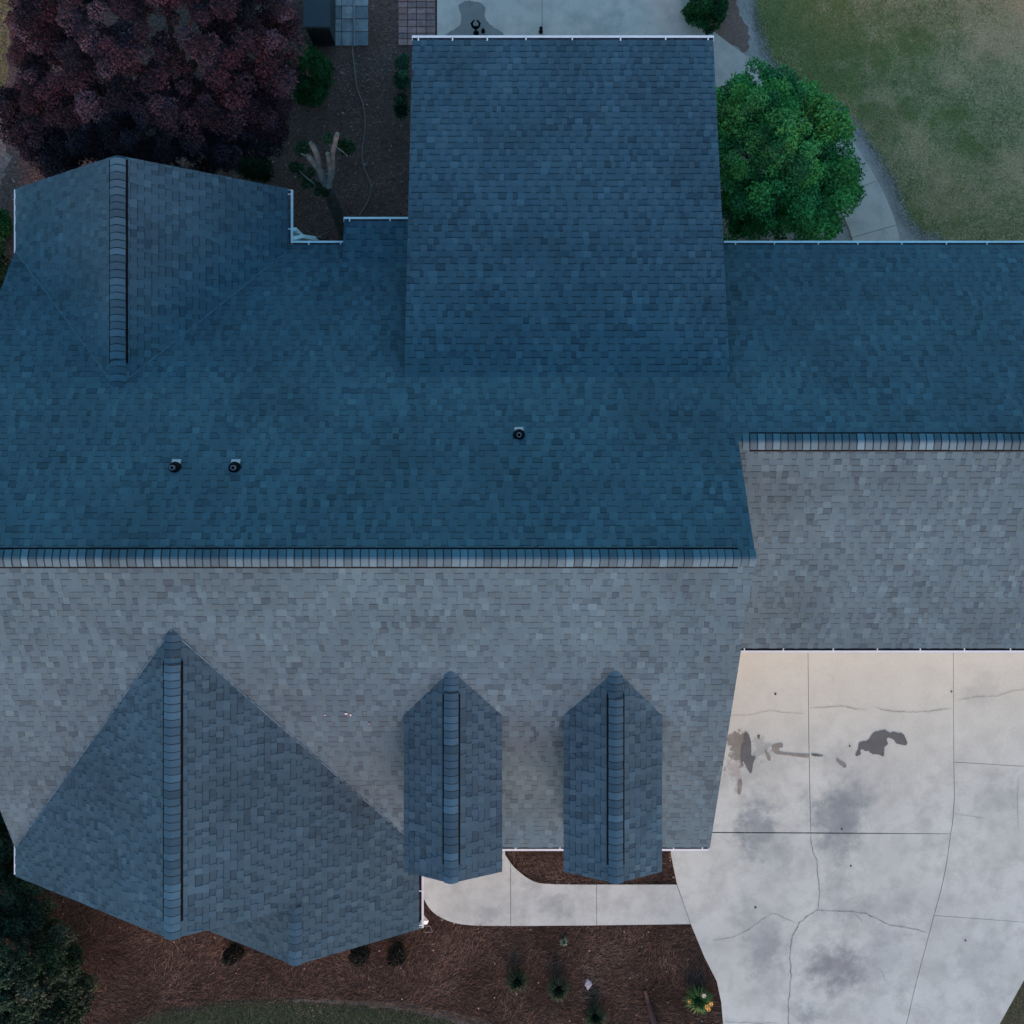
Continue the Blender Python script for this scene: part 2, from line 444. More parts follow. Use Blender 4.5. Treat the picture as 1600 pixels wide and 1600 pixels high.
# --- ridge vents and caps
def ridge(section, A, B, pa, pb, c0, c1, v0, v1, seed, hw=0.155):
    """ridge from A towards B (horizontal); pa/pb pitch on the left/right side; caps between c0..c1 metres, vent under v0..v1"""
    par = SEC[section]; A, B = Vector(A), Vector(B); d = (B - A).normalized(); L = Vector((-d.y, d.x, 0)); Zu = Vector((0, 0, 1))
    rr = random.Random(seed)
    def prof(s, lift, r=0.05):
        pp = pa if s > 0 else pb
        return -pp * (math.sqrt(s * s + r * r) - r) + lift
    if v1 > v0:
        mb = MB(); ss = [-hw - 0.030, -0.08, 0, 0.08, hw + 0.030]
        top0 = [A + d * v0 + L * s + Zu * prof(s, 0.024) for s in ss]; top1 = [A + d * v1 + L * s + Zu * prof(s, 0.024) for s in ss]
        for i in range(4):
            mb.prism([top0[i], top0[i + 1], top1[i + 1], top1[i]], [x - Zu * 0.05 for x in (top0[i], top0[i + 1], top1[i + 1], top1[i])])
        mb.build('ridge_vent', M_black, par)
    t = c0; ss = [-hw, -0.11, -0.06, -0.02, 0.02, 0.06, 0.11, hw]
    while t < c1:
        ln = 0.147 * rr.uniform(0.93, 1.07)
        mid = t + ln / 2; base = 0.034 if v0 <= mid <= v1 else 0.016
        jog = rr.uniform(-0.004, 0.004); n = len(ss); V = []; Fc = []; Cc = []
        r = rr.random(); s_ = rr.uniform(1.02, 1.32) if r > 0.28 else rr.uniform(0.8, 1.0)
        if r > 0.85: s_ = rr.uniform(1.35, 1.6)
        col = tuple(BLUE * s_)
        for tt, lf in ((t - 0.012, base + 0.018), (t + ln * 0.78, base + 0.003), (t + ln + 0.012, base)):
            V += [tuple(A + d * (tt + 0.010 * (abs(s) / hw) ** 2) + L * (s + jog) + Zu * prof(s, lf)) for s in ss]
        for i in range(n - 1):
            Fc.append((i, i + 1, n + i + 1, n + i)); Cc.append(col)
            Fc.append((n + i, n + i + 1, 2 * n + i + 1, 2 * n + i)); Cc.append(tuple(x * 0.3 for x in col))  # dark strip paints the shadow at the next cap's lap
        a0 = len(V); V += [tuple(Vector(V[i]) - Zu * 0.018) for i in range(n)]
        for i in range(n - 1): Fc.append((a0 + i, a0 + i + 1, i + 1, i)); Cc.append(tuple(x * 0.4 for x in col))  # butt face shade put into its colour as well
        c = A + d * mid
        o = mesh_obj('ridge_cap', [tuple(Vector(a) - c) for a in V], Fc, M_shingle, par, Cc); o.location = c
        t += ln

ridge('roof', (XR, Yr, zr), (XL, Yr, zr), p, p, 0.0, 14.0, 0.30, 13.9, 31)
ridge('garage_roof', (4.42, yG, zN(yG)), (XG1, yG, zN(yG)), p, p, 0.0, 6.9, 0.14, 7.5, 32)
ridge('front_gable_roof', (fx, ff, fz), (fx, fb, fz), pw, pe, 0.0, 5.72, 0.30, 5.15, 33)
ridge('front_gable_roof', (x2, f2, z2), (x2, ff, z2), 0.89, pe, 0.0, 1.12, 0, 0, 34, 0.13)
ridge('rear_gable_roof', (rx, rf, rz), (rx, rb, rz), prE, prW, 0.06, 4.62, 0.06, 4.1, 35)
for cx, s in DORM:
    ridge(s, (cx, -7.10, 6.63), (cx, -3.04, 6.63), 0.76, 0.76, 0.0, 4.08, 0.33, 3.6, 36 + int(cx > 0), 0.14)

# --- worn cut edges of the shingles along the valleys
M_seam = simple_mat('worn_shingle_edge', tuple(BLUE * 1.5), 0.9)
for sec, A_, B_ in (('rear_gable_roof', (rx, 2.449, 5.85), (-4.90, 5.69, 3.42)), ('rear_gable_roof', (rx, 2.449, 5.85), (-10.83, 5.69, 3.42)),
                    ('front_gable_roof', (fx, fb, fz), (-2.03, -7.32, 3.42)), ('front_gable_roof', (fx, fb, fz), (-10.83, -7.32, 3.42))):
    A_, B_ = Vector(A_), Vector(B_); d = (B_ - A_).normalized(); s_ = Vector((-d.y, d.x, 0)).normalized(); up_ = s_.cross(d).normalized()
    mb = MB(); n_ = 24; rr = random.Random(5)
    off = [rr.uniform(-.006, .006) for _ in range(n_ + 1)]
    for i in range(n_):
        a_, b_ = A_.lerp(B_, i / n_) + s_ * off[i], A_.lerp(B_, (i + 1) / n_) + s_ * off[i + 1]
        t_ = [a_ - s_ * .009, b_ - s_ * .009, b_ + s_ * .009, a_ + s_ * .009]
        mb.prism([q_ + Vector((0, 0, .036)) for q_ in t_], [q_ - Vector((0, 0, .02)) for q_ in t_])
    mb.build('valley_seam', M_seam, SEC[sec])

# --- vent pipes on the north slope
for (px, py, lean) in ((274, 731, -0.02), (367, 731, 0.02), (811, 680, 0.0)):
    v = 800 - py; D = (H - zr + p * -Yr * 1.0) / (1 - p * v / F) if False else None
    D = (21.1 - p * Yr) / (1 - p * v / F); x = (px - 800) * D / F; y = v * D / F; z = H - D
    n = Vector((0, p, 1)).normalized(); dn = Vector((0, 1, -p)).normalized()
    mb = MB(); mb.obox(Vector((x, y, z)) + n * 0.018 + dn * 0.07, (0.085, 0, 0), dn * 0.12, n * 0.003)
    fl = mb.build('pipe_flashing', M_galv, SEC['roof'])
    mb = MB(); mb.lathe((x, y, z), [(0.115, -0.05), (0.118, 0.02), (0.105, 0.065), (0.075, 0.095), (0.052, 0.12), (0.047, 0.12)], 24)
    mb.build('pipe_collar', M_black, SEC['roof'], smooth=True)
    mb = MB(); mb.lathe((x + lean * 0.5, y - 0.005, z), [(0.046, -0.02), (0.046, 0.21), (0.034, 0.212), (0.032, 0.0)], 20)
    mb.build('vent_pipe', M_pipe, SEC['roof'])
    mb = MB(); mb.lathe((x + lean * 0.5, y - 0.005, z + 0.08), [(0.033, 0), (0.0005, 0)], 16); mb.build('pipe_bore', M_black, SEC['roof'])

for px, py, a_, b_ in ((541, 1115, .04, .022), (548, 1117, .02, .03), (508, 1117, .035, .01), (577, 1131, .03, .008)):
    v = 800 - py; D = (21.1 + p * Yr) / (1 + p * v / F); x = (px - 800) * D / F; y = v * D / F
    mb = MB(); mb.prism([(x + i * a_ * .7, y + j * b_ * .7, zS(y + j * b_) + .032) for i, j in ((-1, -1), (.7, -1.1), (1, .8), (-.8, 1))], [(x + i * a_ * .7, y + j * b_ * .7, zS(y + j * b_) + .01) for i, j in ((-1, -1), (.7, -1.1), (1, .8), (-.8, 1))])
    mb.build('pale_scrap', M_galv, SEC['roof'])
# --- gutters
def gutter(A, B, out, hangers, dark=False, ends=(True, True), w=0.125):
    """A,B on the outer lip line; out = outward unit vector; hangers = positions 0..1"""
    A, B, O = Vector(A), Vector(B), Vector(out); d = (B - A).normalized(); Z = Vector((0, 0, 1)); Ln = (B - A).length; c = (A + B) / 2
    mb = MB()
    mb.obox(c - O * 0.02, d * Ln / 2, O * 0.022, Z * 0.008)                      # front lip
    mb.obox(c - O * 0.006 - Z * 0.055, d * Ln / 2, O * 0.003, Z * 0.047)           # front wall
    for e, P in zip(ends, (A, B)):
        if e: mb.obox(P - O * w / 2 - Z * 0.04 + d * (0.004 if P is A else -0.004), d * 0.004, O * (w / 2 - 0.014), Z * 0.055)
    g = mb.build('gutter', M_white, house)
    mb = MB(); mb.obox(c - O * (w / 2 + 0.004) - Z * 0.095, d * Ln / 2, O * (w / 2 - 0.006), Z * 0.004)
    mb.obox(c - O * (w + 0.01) - Z * 0.055, d * Ln / 2, O * 0.004, Z * 0.045)
    mb.build('gutter_trough', M_gut_dark if dark else M_gut_in, g)
    for t in hangers:
        P = A.lerp(B, t); mb = MB(); mb.obox(P - O * 0.072 + Z * 0.014, d * 0.014, O * 0.042, Z * 0.004); mb.build('gutter_hanger', M_white, g)
    return g
def hx(x0, x1, xs): return [(x - x0) / (x1 - x0) for x in xs]
gz = lambda D: H - D
gutter((-2.16, 10.29, 3.70), (4.36, 10.29, 3.70), (0, 1, 0), hx(645, 1114, (655, 708, 762, 822, 894, 969, 1039, 1105)))
gutter((4.66, 5.96, 3.24), (XG1, 5.96, 3.24), (0, 1, 0), hx(1132, 1942, (1150, 1211, 1280, 1342, 1411, 1481, 1545, 1610)), ends=(False, True))
gutter((-4.82, 5.96, 3.24), (-3.68, 5.96, 3.24), (0, 1, 0), hx(457, 538, (482, 532)), ends=(False, False))
gutter((-3.68, 6.45, 3.38), (-2.2, 6.45, 3.38), (0, 1, 0), hx(538, 640, (547, 608)))
gutter((-4.81, 5.9, 3.30), (-4.81, 7.07, 3.30), (1, 0, 0), hx(378, 298, (305, 357)), ends=(False, True))
gutter((-10.92, 5.62, 3.30), (-10.92, 7.07, 3.30), (-1, 0, 0), hx(398, 296, (300, 360)))
gutter((-10.92, -7.95, 3.30), (-10.92, -7.2, 3.30), (-1, 0, 0), (0.9,), dark=False)
gutter((-1.94, -9.12, 3.30), (-1.94, -7.5, 3.30), (1, 0, 0), hx(1452, 1338, (1448, 1395)), dark=True)
gutter((-2.0, -7.42, 3.34), (4.31, -7.42, 3.34), (0, -1, 0), hx(658, 1107, (806, 875, 1052, 1097, 740, 960)), dark=True)
gutter((4.45, -3.07, 3.38), (XG1, -3.07, 3.38), (0, -1, 0), hx(1118, 1944, (1163, 1224, 1302, 1371, 1438, 1507, 1579, 1640)), dark=True)
# downspouts
def pipe_path(pts, name='downspout', r=0.035):
    mb = MB()
    for a, b in zip(pts[:-1], pts[1:]):
        a, b = Vector(a), Vector(b); d = (b - a).normalized(); q_ = Vector((0, 0, 1)) if abs(d.z) < 0.9 else Vector((0, 1, 0))
        e1 = d.cross(q_).normalized(); e2 = d.cross(e1).normalized()
        mb.obox((a + b) / 2, d * ((b - a).length / 2 + 0.03), e1 * r * 1.25, e2 * r)
    return mb.build(name, M_white, house)
pipe_path([(-1.98, -9.02, 3.25), (-1.90, -9.05, 3.12), (-2.02, -9.0, 2.9), (-2.25, -8.86, 2.75), (-2.25, -8.86, 0.1)])
pipe_path([(-4.80, 6.02, 3.2), (-4.66, 6.12, 2.95), (-4.45, 6.16, 2.6), (-4.30, 6.02, 2.4), (-4.30, 5.8, 2.3), (-4.30, 5.62, 0.1)])
pipe_path([(-4.78, 6.22, 3.2), (-4.70, 6.16, 2.9), (-4.58, 6.10, 2.5), (-4.5, 5.95, 2.3), (-4.5, 5.62, 0.1)])

# --- walls (solid bodies inset under the eaves)
def body(axis, prof, a0, a1):
    mb = MB()
    if axis == 'x': A = [(a0, y, z) for y, z in prof]; B = [(a1, y, z) for y, z in prof]
    else: A = [(x, a0, z) for x, z in prof]; B = [(x, a1, z) for x, z in prof]
    mb.prism(A, B); return mb.build('wall', M_wall, house)
k = 0.16
body('x', [(-7.0, 0), (-7.0, zS(-7.0) - k), (Yr, zr - k), (5.5, zN(5.5) - k), (5.5, 0)], -10.5, 3.98)
body('x', [(-2.7, 0), (-2.7, zG(-2.7) - k), (yG, zN(yG) - k), (5.5, zN(5.5) - k), (5.5, 0)], 3.99, 15.6)
body('y', [(-10.5, 0), (-10.5, zFW(-10.5) - k), (fx, fz - k), (-2.33, zFE(-2.33) - k), (-2.33, 0)], -7.6, -7.01)
body('y', [(-6.2, 0), (-6.2, z2 - .89 * 1.835 - k), (x2, z2 - k), (-2.34, zFE(-2.34) - k), (-2.34, 0)], -8.8, -7.61)
body('y', [(-10.5, 0), (-10.5, rz - prW * 2.68 - k), (rx, rz - k), (-5.2, rz - prE * 2.62 - k), (-5.2, 0)], 5.51, 6.75)
body('x', [(5.51, 0), (5.51, 3.35), (6.1, 3.25), (6.1, 0)], -3.4, -1.82)
body('x', [(2.9, 3.0), (2.9, sz0 - 0.2), (9.9, sz1 - 0.05), (9.9, 0), (5.52, 0)], -1.81, 4.0)

# ================================================================ GROUND
def ground_mat():
    m, n, b = nodes_of('lawn_soil'); P = pos_of(n)
    f1 = noise(n, P, 0.75, 6, 0.65); f2 = noise(n, P, 3.0, 5, 0.65); f3 = noise(n, P, 28, 4, 0.7)
    c = mixc(n, maprange(n, f2, 0.35, 0.65, 0, 1), (0.26, 0.26, 0.075), (0.42, 0.32, 0.11))
    sx = nnew(n, 'ShaderNodeSeparateXYZ'); n.links.new(P, sx.inputs[0])
    east = maprange(n, sx.outputs[0], 7.0, 12.5, -0.12, 0.18)
    dry = maprange(n, mth(n, 'ADD', f1, east), 0.47, 0.62, 0, 0.8)
    c = mixc(n, dry, c, (0.70, 0.47, 0.24))
    c = mixc(n, maprange(n, sx.outputs[1], -9.0, -11.5, 0, 0.9), c, (0.035, 0.065, 0.038))  # darker green southwards: shade and edge falloff painted into the lawn colour
    c = mixc(n, 1.0, c, maprange(n, f3, 0.25, 0.75, 0.45, 1.6), 'MULTIPLY')
    n.links.new(c, b.inputs['Base Color']); b.inputs['Roughness'].default_value = 0.95; b.inputs['Specular IOR Level'].default_value = 0.1
    bump(n, b, f3, 0.8, 0.03); return m
def bed_mat(name, c1, c2, c3):
    m, n, b = nodes_of(name); P = pos_of(n)
    f1 = noise(n, P, 0.9, 4); f2 = noise(n, P, 14.0, 5, 0.7); f3 = noise(n, P, 60, 3, 0.7)
    c = mixc(n, maprange(n, f1, 0.35, 0.65, 0, 1), c1, c2)
    c = mixc(n, maprange(n, f2, 0.5, 0.72, 0, 0.6), c, c3)
    c = mixc(n, 1.0, c, maprange(n, f3, 0.25, 0.75, 0.5, 1.5), 'MULTIPLY')
    n.links.new(c, b.inputs['Base Color']); b.inputs['Roughness'].default_value = 0.95; b.inputs['Specular IOR Level'].default_value = 0.1
    bump(n, b, f2, 0.8, 0.04); return m
M_ground = ground_mat()
M_bedF = bed_mat('pine_straw_soil', (0.030, 0.022, 0.017), (0.050, 0.035, 0.025), (0.08, 0.055, 0.035))
M_bedR = bed_mat('dark_mulch_soil', (0.13, 0.078, 0.060), (0.18, 0.11, 0.085), (0.25, 0.155, 0.115))
M_dirt = bed_mat('bare_dirt', (0.46, 0.36, 0.29), (0.62, 0.50, 0.41), (0.24, 0.19, 0.15))

mb = MB(); mb.slab([(-150, -150), (150, -150), (150, 150), (-150, 150)], -0.3, 0.0)
tag(mb.build('ground', M_ground), kind='structure')

def jag(pts, amp=0.05, step=0.12, seed=0):
    rr = random.Random(seed); out = []
    for i in range(len(pts)):
        a, b = np.array(pts[i]), np.array(pts[(i + 1) % len(pts)]); L = np.hypot(*(b - a)); n = max(1, min(400, int(L / step)))
        for k in range(n):
            q = a + (b - a) * k / n; out.append((q[0] + rr.uniform(-amp, amp), q[1] + rr.uniform(-amp, amp)))
    return out
def pxpoly(pts): return [G(x, y)[:2] for x, y in pts]
def sheet(name, pts, z, mat, seed=0, amp=0.04, kind='structure'):
    poly = jag(pxpoly(pts), amp, 0.12, seed) if amp else pxpoly(pts)
    mb = MB(); mb.slab(poly, -0.05, z); return tag(mb.build(name, mat), kind=kind)

DRV_L = [(1047, 1332), (1057, 1381), (1079, 1444), (1100, 1495), (1119, 1532), (1126, 1565), (1129, 1600), (1132, 1690)]
lawn_edge = smooth_path([(760, 1602), (690, 1585), (620, 1572), (540, 1563), (450, 1559), (380, 1561), (320, 1567), (250, 1580), (190, 1602)], 5)
bedF_px = [(-300, 1150), (1052, 1150)] + DRV_L + [(900, 1690)] + lawn_edge + [(110, 1700), (-300, 1700)]
bedR_px = [(30, -150), (18, 20), (12, 90), (6, 150), (-12, 172), (-300, 230), (-300, 700), (700, 700), (700, -150)]
out_walk = smooth_path([(1112, 48), (1165, 88), (1235, 133), (1298, 180), (1336, 228), (1370, 283), (1394, 335), (1405, 378), (1412, 430)], 5)
in_walk = smooth_path([(1112, 140), (1180, 172), (1235, 218), (1275, 265), (1302, 310), (1330, 372), (1336, 430)], 5)
strip_out = smooth_path([(1480, 430), (1470, 380), (1440, 368), (1412, 335), (1396, 290), (1362, 232), (1325, 185), (1262, 140), (1212, 108), (1192, 70), (1178, 20), (1172, -60), (1170, -150)], 4)
bedS_px = [(1000, -150), (1000, 300), (1120, 450)] + strip_out
sheet('mulch_bed', bedF_px, 0.02, M_bedF, 1, 0.05)
sheet('mulch_bed', bedR_px, 0.02, M_bedR, 2, 0.05)
sheet('dirt_strip', bedS_px, 0.016, M_dirt, 3, 0.06)
sheet('dirt_path', [(-200, 150), (-2, 160), (14, 178), (20, 200), (12, 222), (16, 250), (4, 285), (-14, 330), (-200, 340)], 0.028, bed_mat('tan_soil', (0.26, 0.19, 0.15), (0.34, 0.25, 0.20), (0.16, 0.12, 0.09)), 4, 0.08)
sheet('mulch_bed', [(1040, -150), (1130, -150), (1150, 0), (1172, 60), (1168, 84), (1120, 60), (1060, 60)], 0.024, bed_mat('red_mulch_soil', (0.26, 0.14, 0.10), (0.34, 0.19, 0.14), (0.42, 0.27, 0.2)), 5, 0.05)
sheet('dirt_strip', [(780, 1606), (760, 1592), (690, 1577), (620, 1565), (540, 1560), (440, 1563), (540, 1568), (620, 1577), (690, 1590), (740, 1612)], 0.024, bed_mat('edge_soil', (0.11, 0.11, 0.085), (0.16, 0.155, 0.12), (0.07, 0.08, 0.05)), 6, 0.03)

# ---- concrete
def concrete_mat(name, base, warm, blobs):
    m, n, b = nodes_of(name); P = pos_of(n)
    f1 = noise(n, P, 0.6, 5); f2 = noise(n, P, 1.9, 7, 0.68); f3 = noise(n, P, 45, 4, 0.75)
    c = mixc(n, maprange(n, f1, 0.35, 0.68, 0, 1), base, tuple(x * 0.86 for x in base))
    c = mixc(n, maprange(n, f2, 0.44, 0.66, 0, 0.75), c, tuple(x * 0.68 for x in base))
    if warm:
        (wx, wy), wr, wc = warm
        sp = nnew(n, 'ShaderNodeSeparateXYZ'); n.links.new(P, sp.inputs[0])
        g = maprange(n, mth(n, 'ADD', sp.outputs[1], mth(n, 'MULTIPLY', f2, 1.6)), wy - wr, wy, 0, 0.7, True)
        c = mixc(n, g, c, wc)
    nz = nnew(n, 'ShaderNodeTexNoise'); nz.inputs['Scale'].default_value = 2.6; nz.inputs['Detail'].default_value = 5; nz.inputs['Roughness'].default_value = 0.65
    n.links.new(P, nz.inputs['Vector'])
    for (bx, by, rx_, ry_, strength, soft, colr) in blobs:
        X, Y, _ = G(bx, by)
        d1 = nnew(n, 'ShaderNodeVectorMath', operation='SUBTRACT'); n.links.new(P, d1.inputs[0]); d1.inputs[1].default_value = (X, Y, 0)
        ds = nnew(n, 'ShaderNodeVectorMath', operation='SUBTRACT'); n.links.new(nz.outputs['Color'], ds.inputs[0]); ds.inputs[1].default_value = (.5, .5, .5)
        dm = nnew(n, 'ShaderNodeVectorMath', operation='SCALE'); n.links.new(ds.outputs[0], dm.inputs[0]); dm.inputs['Scale'].default_value = 1.5
        da = nnew(n, 'ShaderNodeVectorMath', operation='ADD'); n.links.new(d1.outputs[0], da.inputs[0]); n.links.new(dm.outputs[0], da.inputs[1])
        dv = nnew(n, 'ShaderNodeVectorMath', operation='MULTIPLY'); n.links.new(da.outputs[0], dv.inputs[0]); dv.inputs[1].default_value = (63.2 / rx_, 63.2 / ry_, 0)
        dl = nnew(n, 'ShaderNodeVectorMath', operation='LENGTH'); n.links.new(dv.outputs[0], dl.inputs[0])
        k_ = maprange(n, dl.outputs['Value'], 1 - soft, 1.05, strength, 0, True)
        k_ = mth(n, 'MULTIPLY', k_, maprange(n, f2, 0.3, 0.6, 0.75, 1.0))
        c = mixc(n, k_, c, colr)
    c = mixc(n, 1.0, c, maprange(n, f3, 0.25, 0.75, 0.88, 1.12), 'MULTIPLY')
    n.links.new(c, b.inputs['Base Color']); b.inputs['Roughness'].default_value = 0.85; b.inputs['Specular IOR Level'].default_value = 0.25
    bump(n, b, f3, 0.15, 0.004); return m
DK = (0.18, 0.25, 0.235)
CB = (0.49, 0.62, 0.51)
M_drive = concrete_mat('driveway_concrete', CB, ((0, -3.4), 2.8, (0.445, 0.575, 0.465)),
    [(1150, 1168, 17, 34, 0.95, 0.3, (0.15, 0.175, 0.135)), (1150, 1215, 14, 34, 0.5, 0.8, (0.24, 0.22, 0.19)), (1186, 1168, 10, 22, 0.5, 0.5, DK), (1182, 1290, 36, 66, 0.85, 0.75, DK), (1215, 1330, 30, 60, 0.35, 0.9, DK), (1340, 1240, 40, 60, 0.4, 0.9, DK), (1340, 1420, 80, 30, 0.35, 0.9, DK), (1160, 1420, 30, 50, 0.3, 0.9, DK), (1380, 1490, 50, 70, 0.35, 0.9, DK), (1560, 1250, 50, 60, 0.25, 0.9, DK), (1530, 1500, 50, 50, 0.2, 0.9, DK), (1310, 1275, 56, 80, 0.9, 0.75, DK), (1180, 1190, 32, 45, 0.3, 0.8, DK), (1195, 1485, 44, 85, 0.65, 0.9, DK),
     (1305, 1510, 66, 50, 0.85, 0.8, (0.17, 0.21, 0.20)), (1310, 1395, 30, 60, 0.3, 0.9, DK), (1535, 1080, 40, 40, 0.25, 0.9, DK), (1400, 1410, 50, 35, 0.25, 0.9, DK), (1260, 1585, 40, 22, 0.5, 0.8, DK), (1320, 1180, 60, 40, .18, .9, DK)])
M_walk = concrete_mat('sidewalk_concrete', (0.445, 0.57, 0.48), None,
    [(868, 1418, 38, 26, 0.5, 0.85, DK), (765, 1432, 32, 22, 0.45, 0.85, DK), (820, 1400, 40, 30, 0.2, 0.9, DK)])
M_patio = concrete_mat('patio_concrete', (0.85, 0.64, 0.50), None,
    [(960, 42, 60, 28, 0.3, 0.9, DK), (905, 30, 30, 25, 0.2, 0.9, DK), (1075, 25, 30, 60, 0.3, 0.9, DK)])
M_wet = simple_mat('wet_concrete', (0.10, 0.125, 0.105), 0.45, var=0.12, scale=5)
M_wet2 = simple_mat('damp_concrete', (0.19, 0.215, 0.17), 0.6, var=0.2, scale=6)
M_wet3 = simple_mat('damp_patio', (0.31, 0.25, 0.20), 0.5, var=0.12, scale=4)

def slabs(name, polys, z, mat, under):
    root = sheet(name, under, z - 0.035, M_joint, 0, 0)
    for poly in polys:
        P = pxpoly(poly); c = np.mean(P, axis=0)
        a = area2(P)
        if a < 0: P = P[::-1]
        n = len(P); Q = []
        for i in range(n):                        # shrink by 6 mm for the joint
            p0, p1, p2 = np.array(P[i - 1]), np.array(P[i]), np.array(P[(i + 1) % n])
            e1 = (p1 - p0) / (np.hypot(*(p1 - p0)) + 1e-9); e2 = (p2 - p1) / (np.hypot(*(p2 - p1)) + 1e-9)
            nn = np.array((-e1[1] - e2[1], e1[0] + e2[0])); nn /= (np.hypot(*nn) + 1e-9)
            Q.append(tuple(p1 + nn * 0.007))
        mb = MB(); mb.slab([(x - c[0], y - c[1]) for x, y in Q], -0.05, z + rng.uniform(-0.003, 0.003))
        o = mb.build('slab', mat, root); o.location = (c[0], c[1], 0)
    return root
J1 = [(1261, 960), (1263, 1160), (1265, 1262), (1266, 1300)]
J2a = [(1488, 960), (1489, 1190)]; J2b = [(1489, 1190), (1490, 1245), (1487, 1285), (1484, 1302)]
J2c = smooth_path([(1484, 1302), (1478, 1345), (1470, 1385), (1458, 1429)], 4); J2d = smooth_path([(1458, 1429), (1446, 1475), (1430, 1535), (1415, 1600), (1395, 1690)], 4)
ZC = 0.06
drive = slabs('driveway', [
    [(1052, 960)] + J1 + [(1052, 1299)],
    J1[::-1] + J2a + J2b[1:] + [],
    [(1052, 1300), (1266, 1301), (1484, 1302)] + J2c[1:] + J2d[1:] + DRV_L[::-1],
    J2a + [(1720, 1204), (1720, 960)],
    J2b + J2c[1:] + [(1720, 1449), (1720, 1204)],
    J2d + [(1510, 1690), (1532, 1650), (1560, 1600), (1600, 1528), (1650, 1470), (1720, 1449)]], ZC, M_drive,
    [(1054, 962), (1718, 962), (1718, 1447), (1648, 1468), (1598, 1526), (1558, 1598), (1508, 1688), (1134, 1688)] + [(x + 2, y) for x, y in DRV_L[::-1][1:]] + [(1054, 1300)])
walk_out = smooth_path([(655, 1340), (657, 1372), (661, 1400), (675, 1423), (700, 1438), (735, 1445), (798, 1446)], 5)
walk_in = smooth_path([(932, 1381), (860, 1380), (832, 1375), (808, 1358), (798, 1347)], 5)
slabs('sidewalk', [
    walk_out + [(798, 1347), (790, 1335), (787, 1300), (655, 1300)],
    [(798, 1446), (932, 1445), (932, 1381)] + walk_in[1:],
    [(932, 1445), (1079, 1443), (1057, 1381), (932, 1381)]], ZC - 0.005, M_walk,
    [(657, 1302), (785, 1302), (788, 1336), (800, 1350), (832, 1377), (862, 1382), (1055, 1383), (1076, 1441), (798, 1443), (735, 1442), (702, 1435), (678, 1420), (664, 1398), (659, 1370)])
slabs('patio', [
    [(683, -90), (847, -90), (847, 175), (683, 175)],
    [(847, -90), (1078, -90), (1088, 0), (1112, 48), (1112, 175), (847, 175)]], ZC, M_patio,
    [(685, -88), (1076, -88), (1086, 0), (1110, 48), (1110, 173), (685, 173)])
def near(path, x): return min(range(len(path)), key=lambda i: abs(path[i][0] - x))
o1, o2, o3 = near(out_walk, 1161), near(out_walk, 1370), near(out_walk, 1400)
i1, i2, i3 = near(in_walk, 1161), near(in_walk, 1300), near(in_walk, 1328)
slabs('garden_path', [
    out_walk[:o1 + 1] + in_walk[:i1 + 1][::-1],
    out_walk[o1:o2 + 1] + in_walk[i1:i2 + 1][::-1],
    out_walk[o2:o3 + 1] + in_walk[i2:i3 + 1][::-1],
    out_walk[o3:] + in_walk[i3:][::-1]], ZC, M_patio, [(x - 1.5, y + 1) for x, y in out_walk] + [(x + 1.5, y - 1) for x, y in in_walk[::-1]])

# wet patches and cracks: thin sheets on the concrete
def cz(pt): return (1040 + pt[0] / 2.666, 1000 + pt[1] / 2.666)
def patch(px, mat, parent, z=ZC + 0.006, amp=0.008, name='wet_patch'):
    P = smooth_path(px + [px[0]], 4)[:-1]; P = jag(pxpoly(P), amp, 0.03, len(px))
    mb = MB(); mb.slab(P, z - 0.002, z); return mb.build(name, mat, parent)
patch([(1300 + x / 11.43, 1120 + y / 11.43) for x, y in [(470, 455), (550, 425), (600, 430), (660, 370), (730, 275), (840, 245), (920, 225), (980, 250), (1030, 285), (1080, 262), (1150, 280), (1230, 290), (1280, 340), (1325, 450), (1300, 498), (1230, 490), (1140, 470), (1090, 410), (1020, 370), (965, 375), (980, 480), (925, 540), (910, 680), (885, 695), (820, 665), (700, 655), (640, 600), (580, 605), (530, 565), (490, 600), (500, 660), (440, 695), (405, 670), (450, 560)]], M_wet, drive)
patch([(1120 + x / 10, 1120 + y / 10) for x, y in [(430, 250), (460, 230), (500, 300), (530, 400), (530, 590), (590, 620), (560, 730), (530, 870), (480, 830), (440, 740), (400, 680), (385, 790), (370, 560), (400, 420), (440, 410), (415, 340)]], M_wet, drive, ZC + 0.009)
patch([cz(a) for a in [(487, 430), (475, 428), (445, 437), (442, 455), (460, 472), (520, 480), (590, 488), (590, 474), (520, 470), (478, 464), (470, 448), (484, 446)]], M_wet2, drive)
patch([cz(a) for a in [(605, 470), (645, 476), (648, 483), (608, 480)]], M_wet, drive)
patch([cz(a) for a in [(410, 455), (425, 470), (437, 492), (428, 500), (415, 480)]], M_wet2, drive)
patch([cz(a) for a in [(380, 393), (391, 395), (389, 408), (381, 408)]], M_wet, drive)
patch([cz(a) for a in [(300, 585), (314, 580), (316, 610), (308, 640), (298, 635)]], M_wet2, drive)
patch([cz(a) for a in [(712, 490), (722, 500), (748, 515), (745, 530), (730, 522), (708, 502)]], M_wet2, drive)
patio = bpy.data.objects['patio']
patch([(716, 10), (730, 3), (750, 6), (758, 15), (757, 28), (766, 40), (785, 58), (700, 58), (716, 44), (721, 34), (720, 22)], M_wet3, patio, amp=0.01)
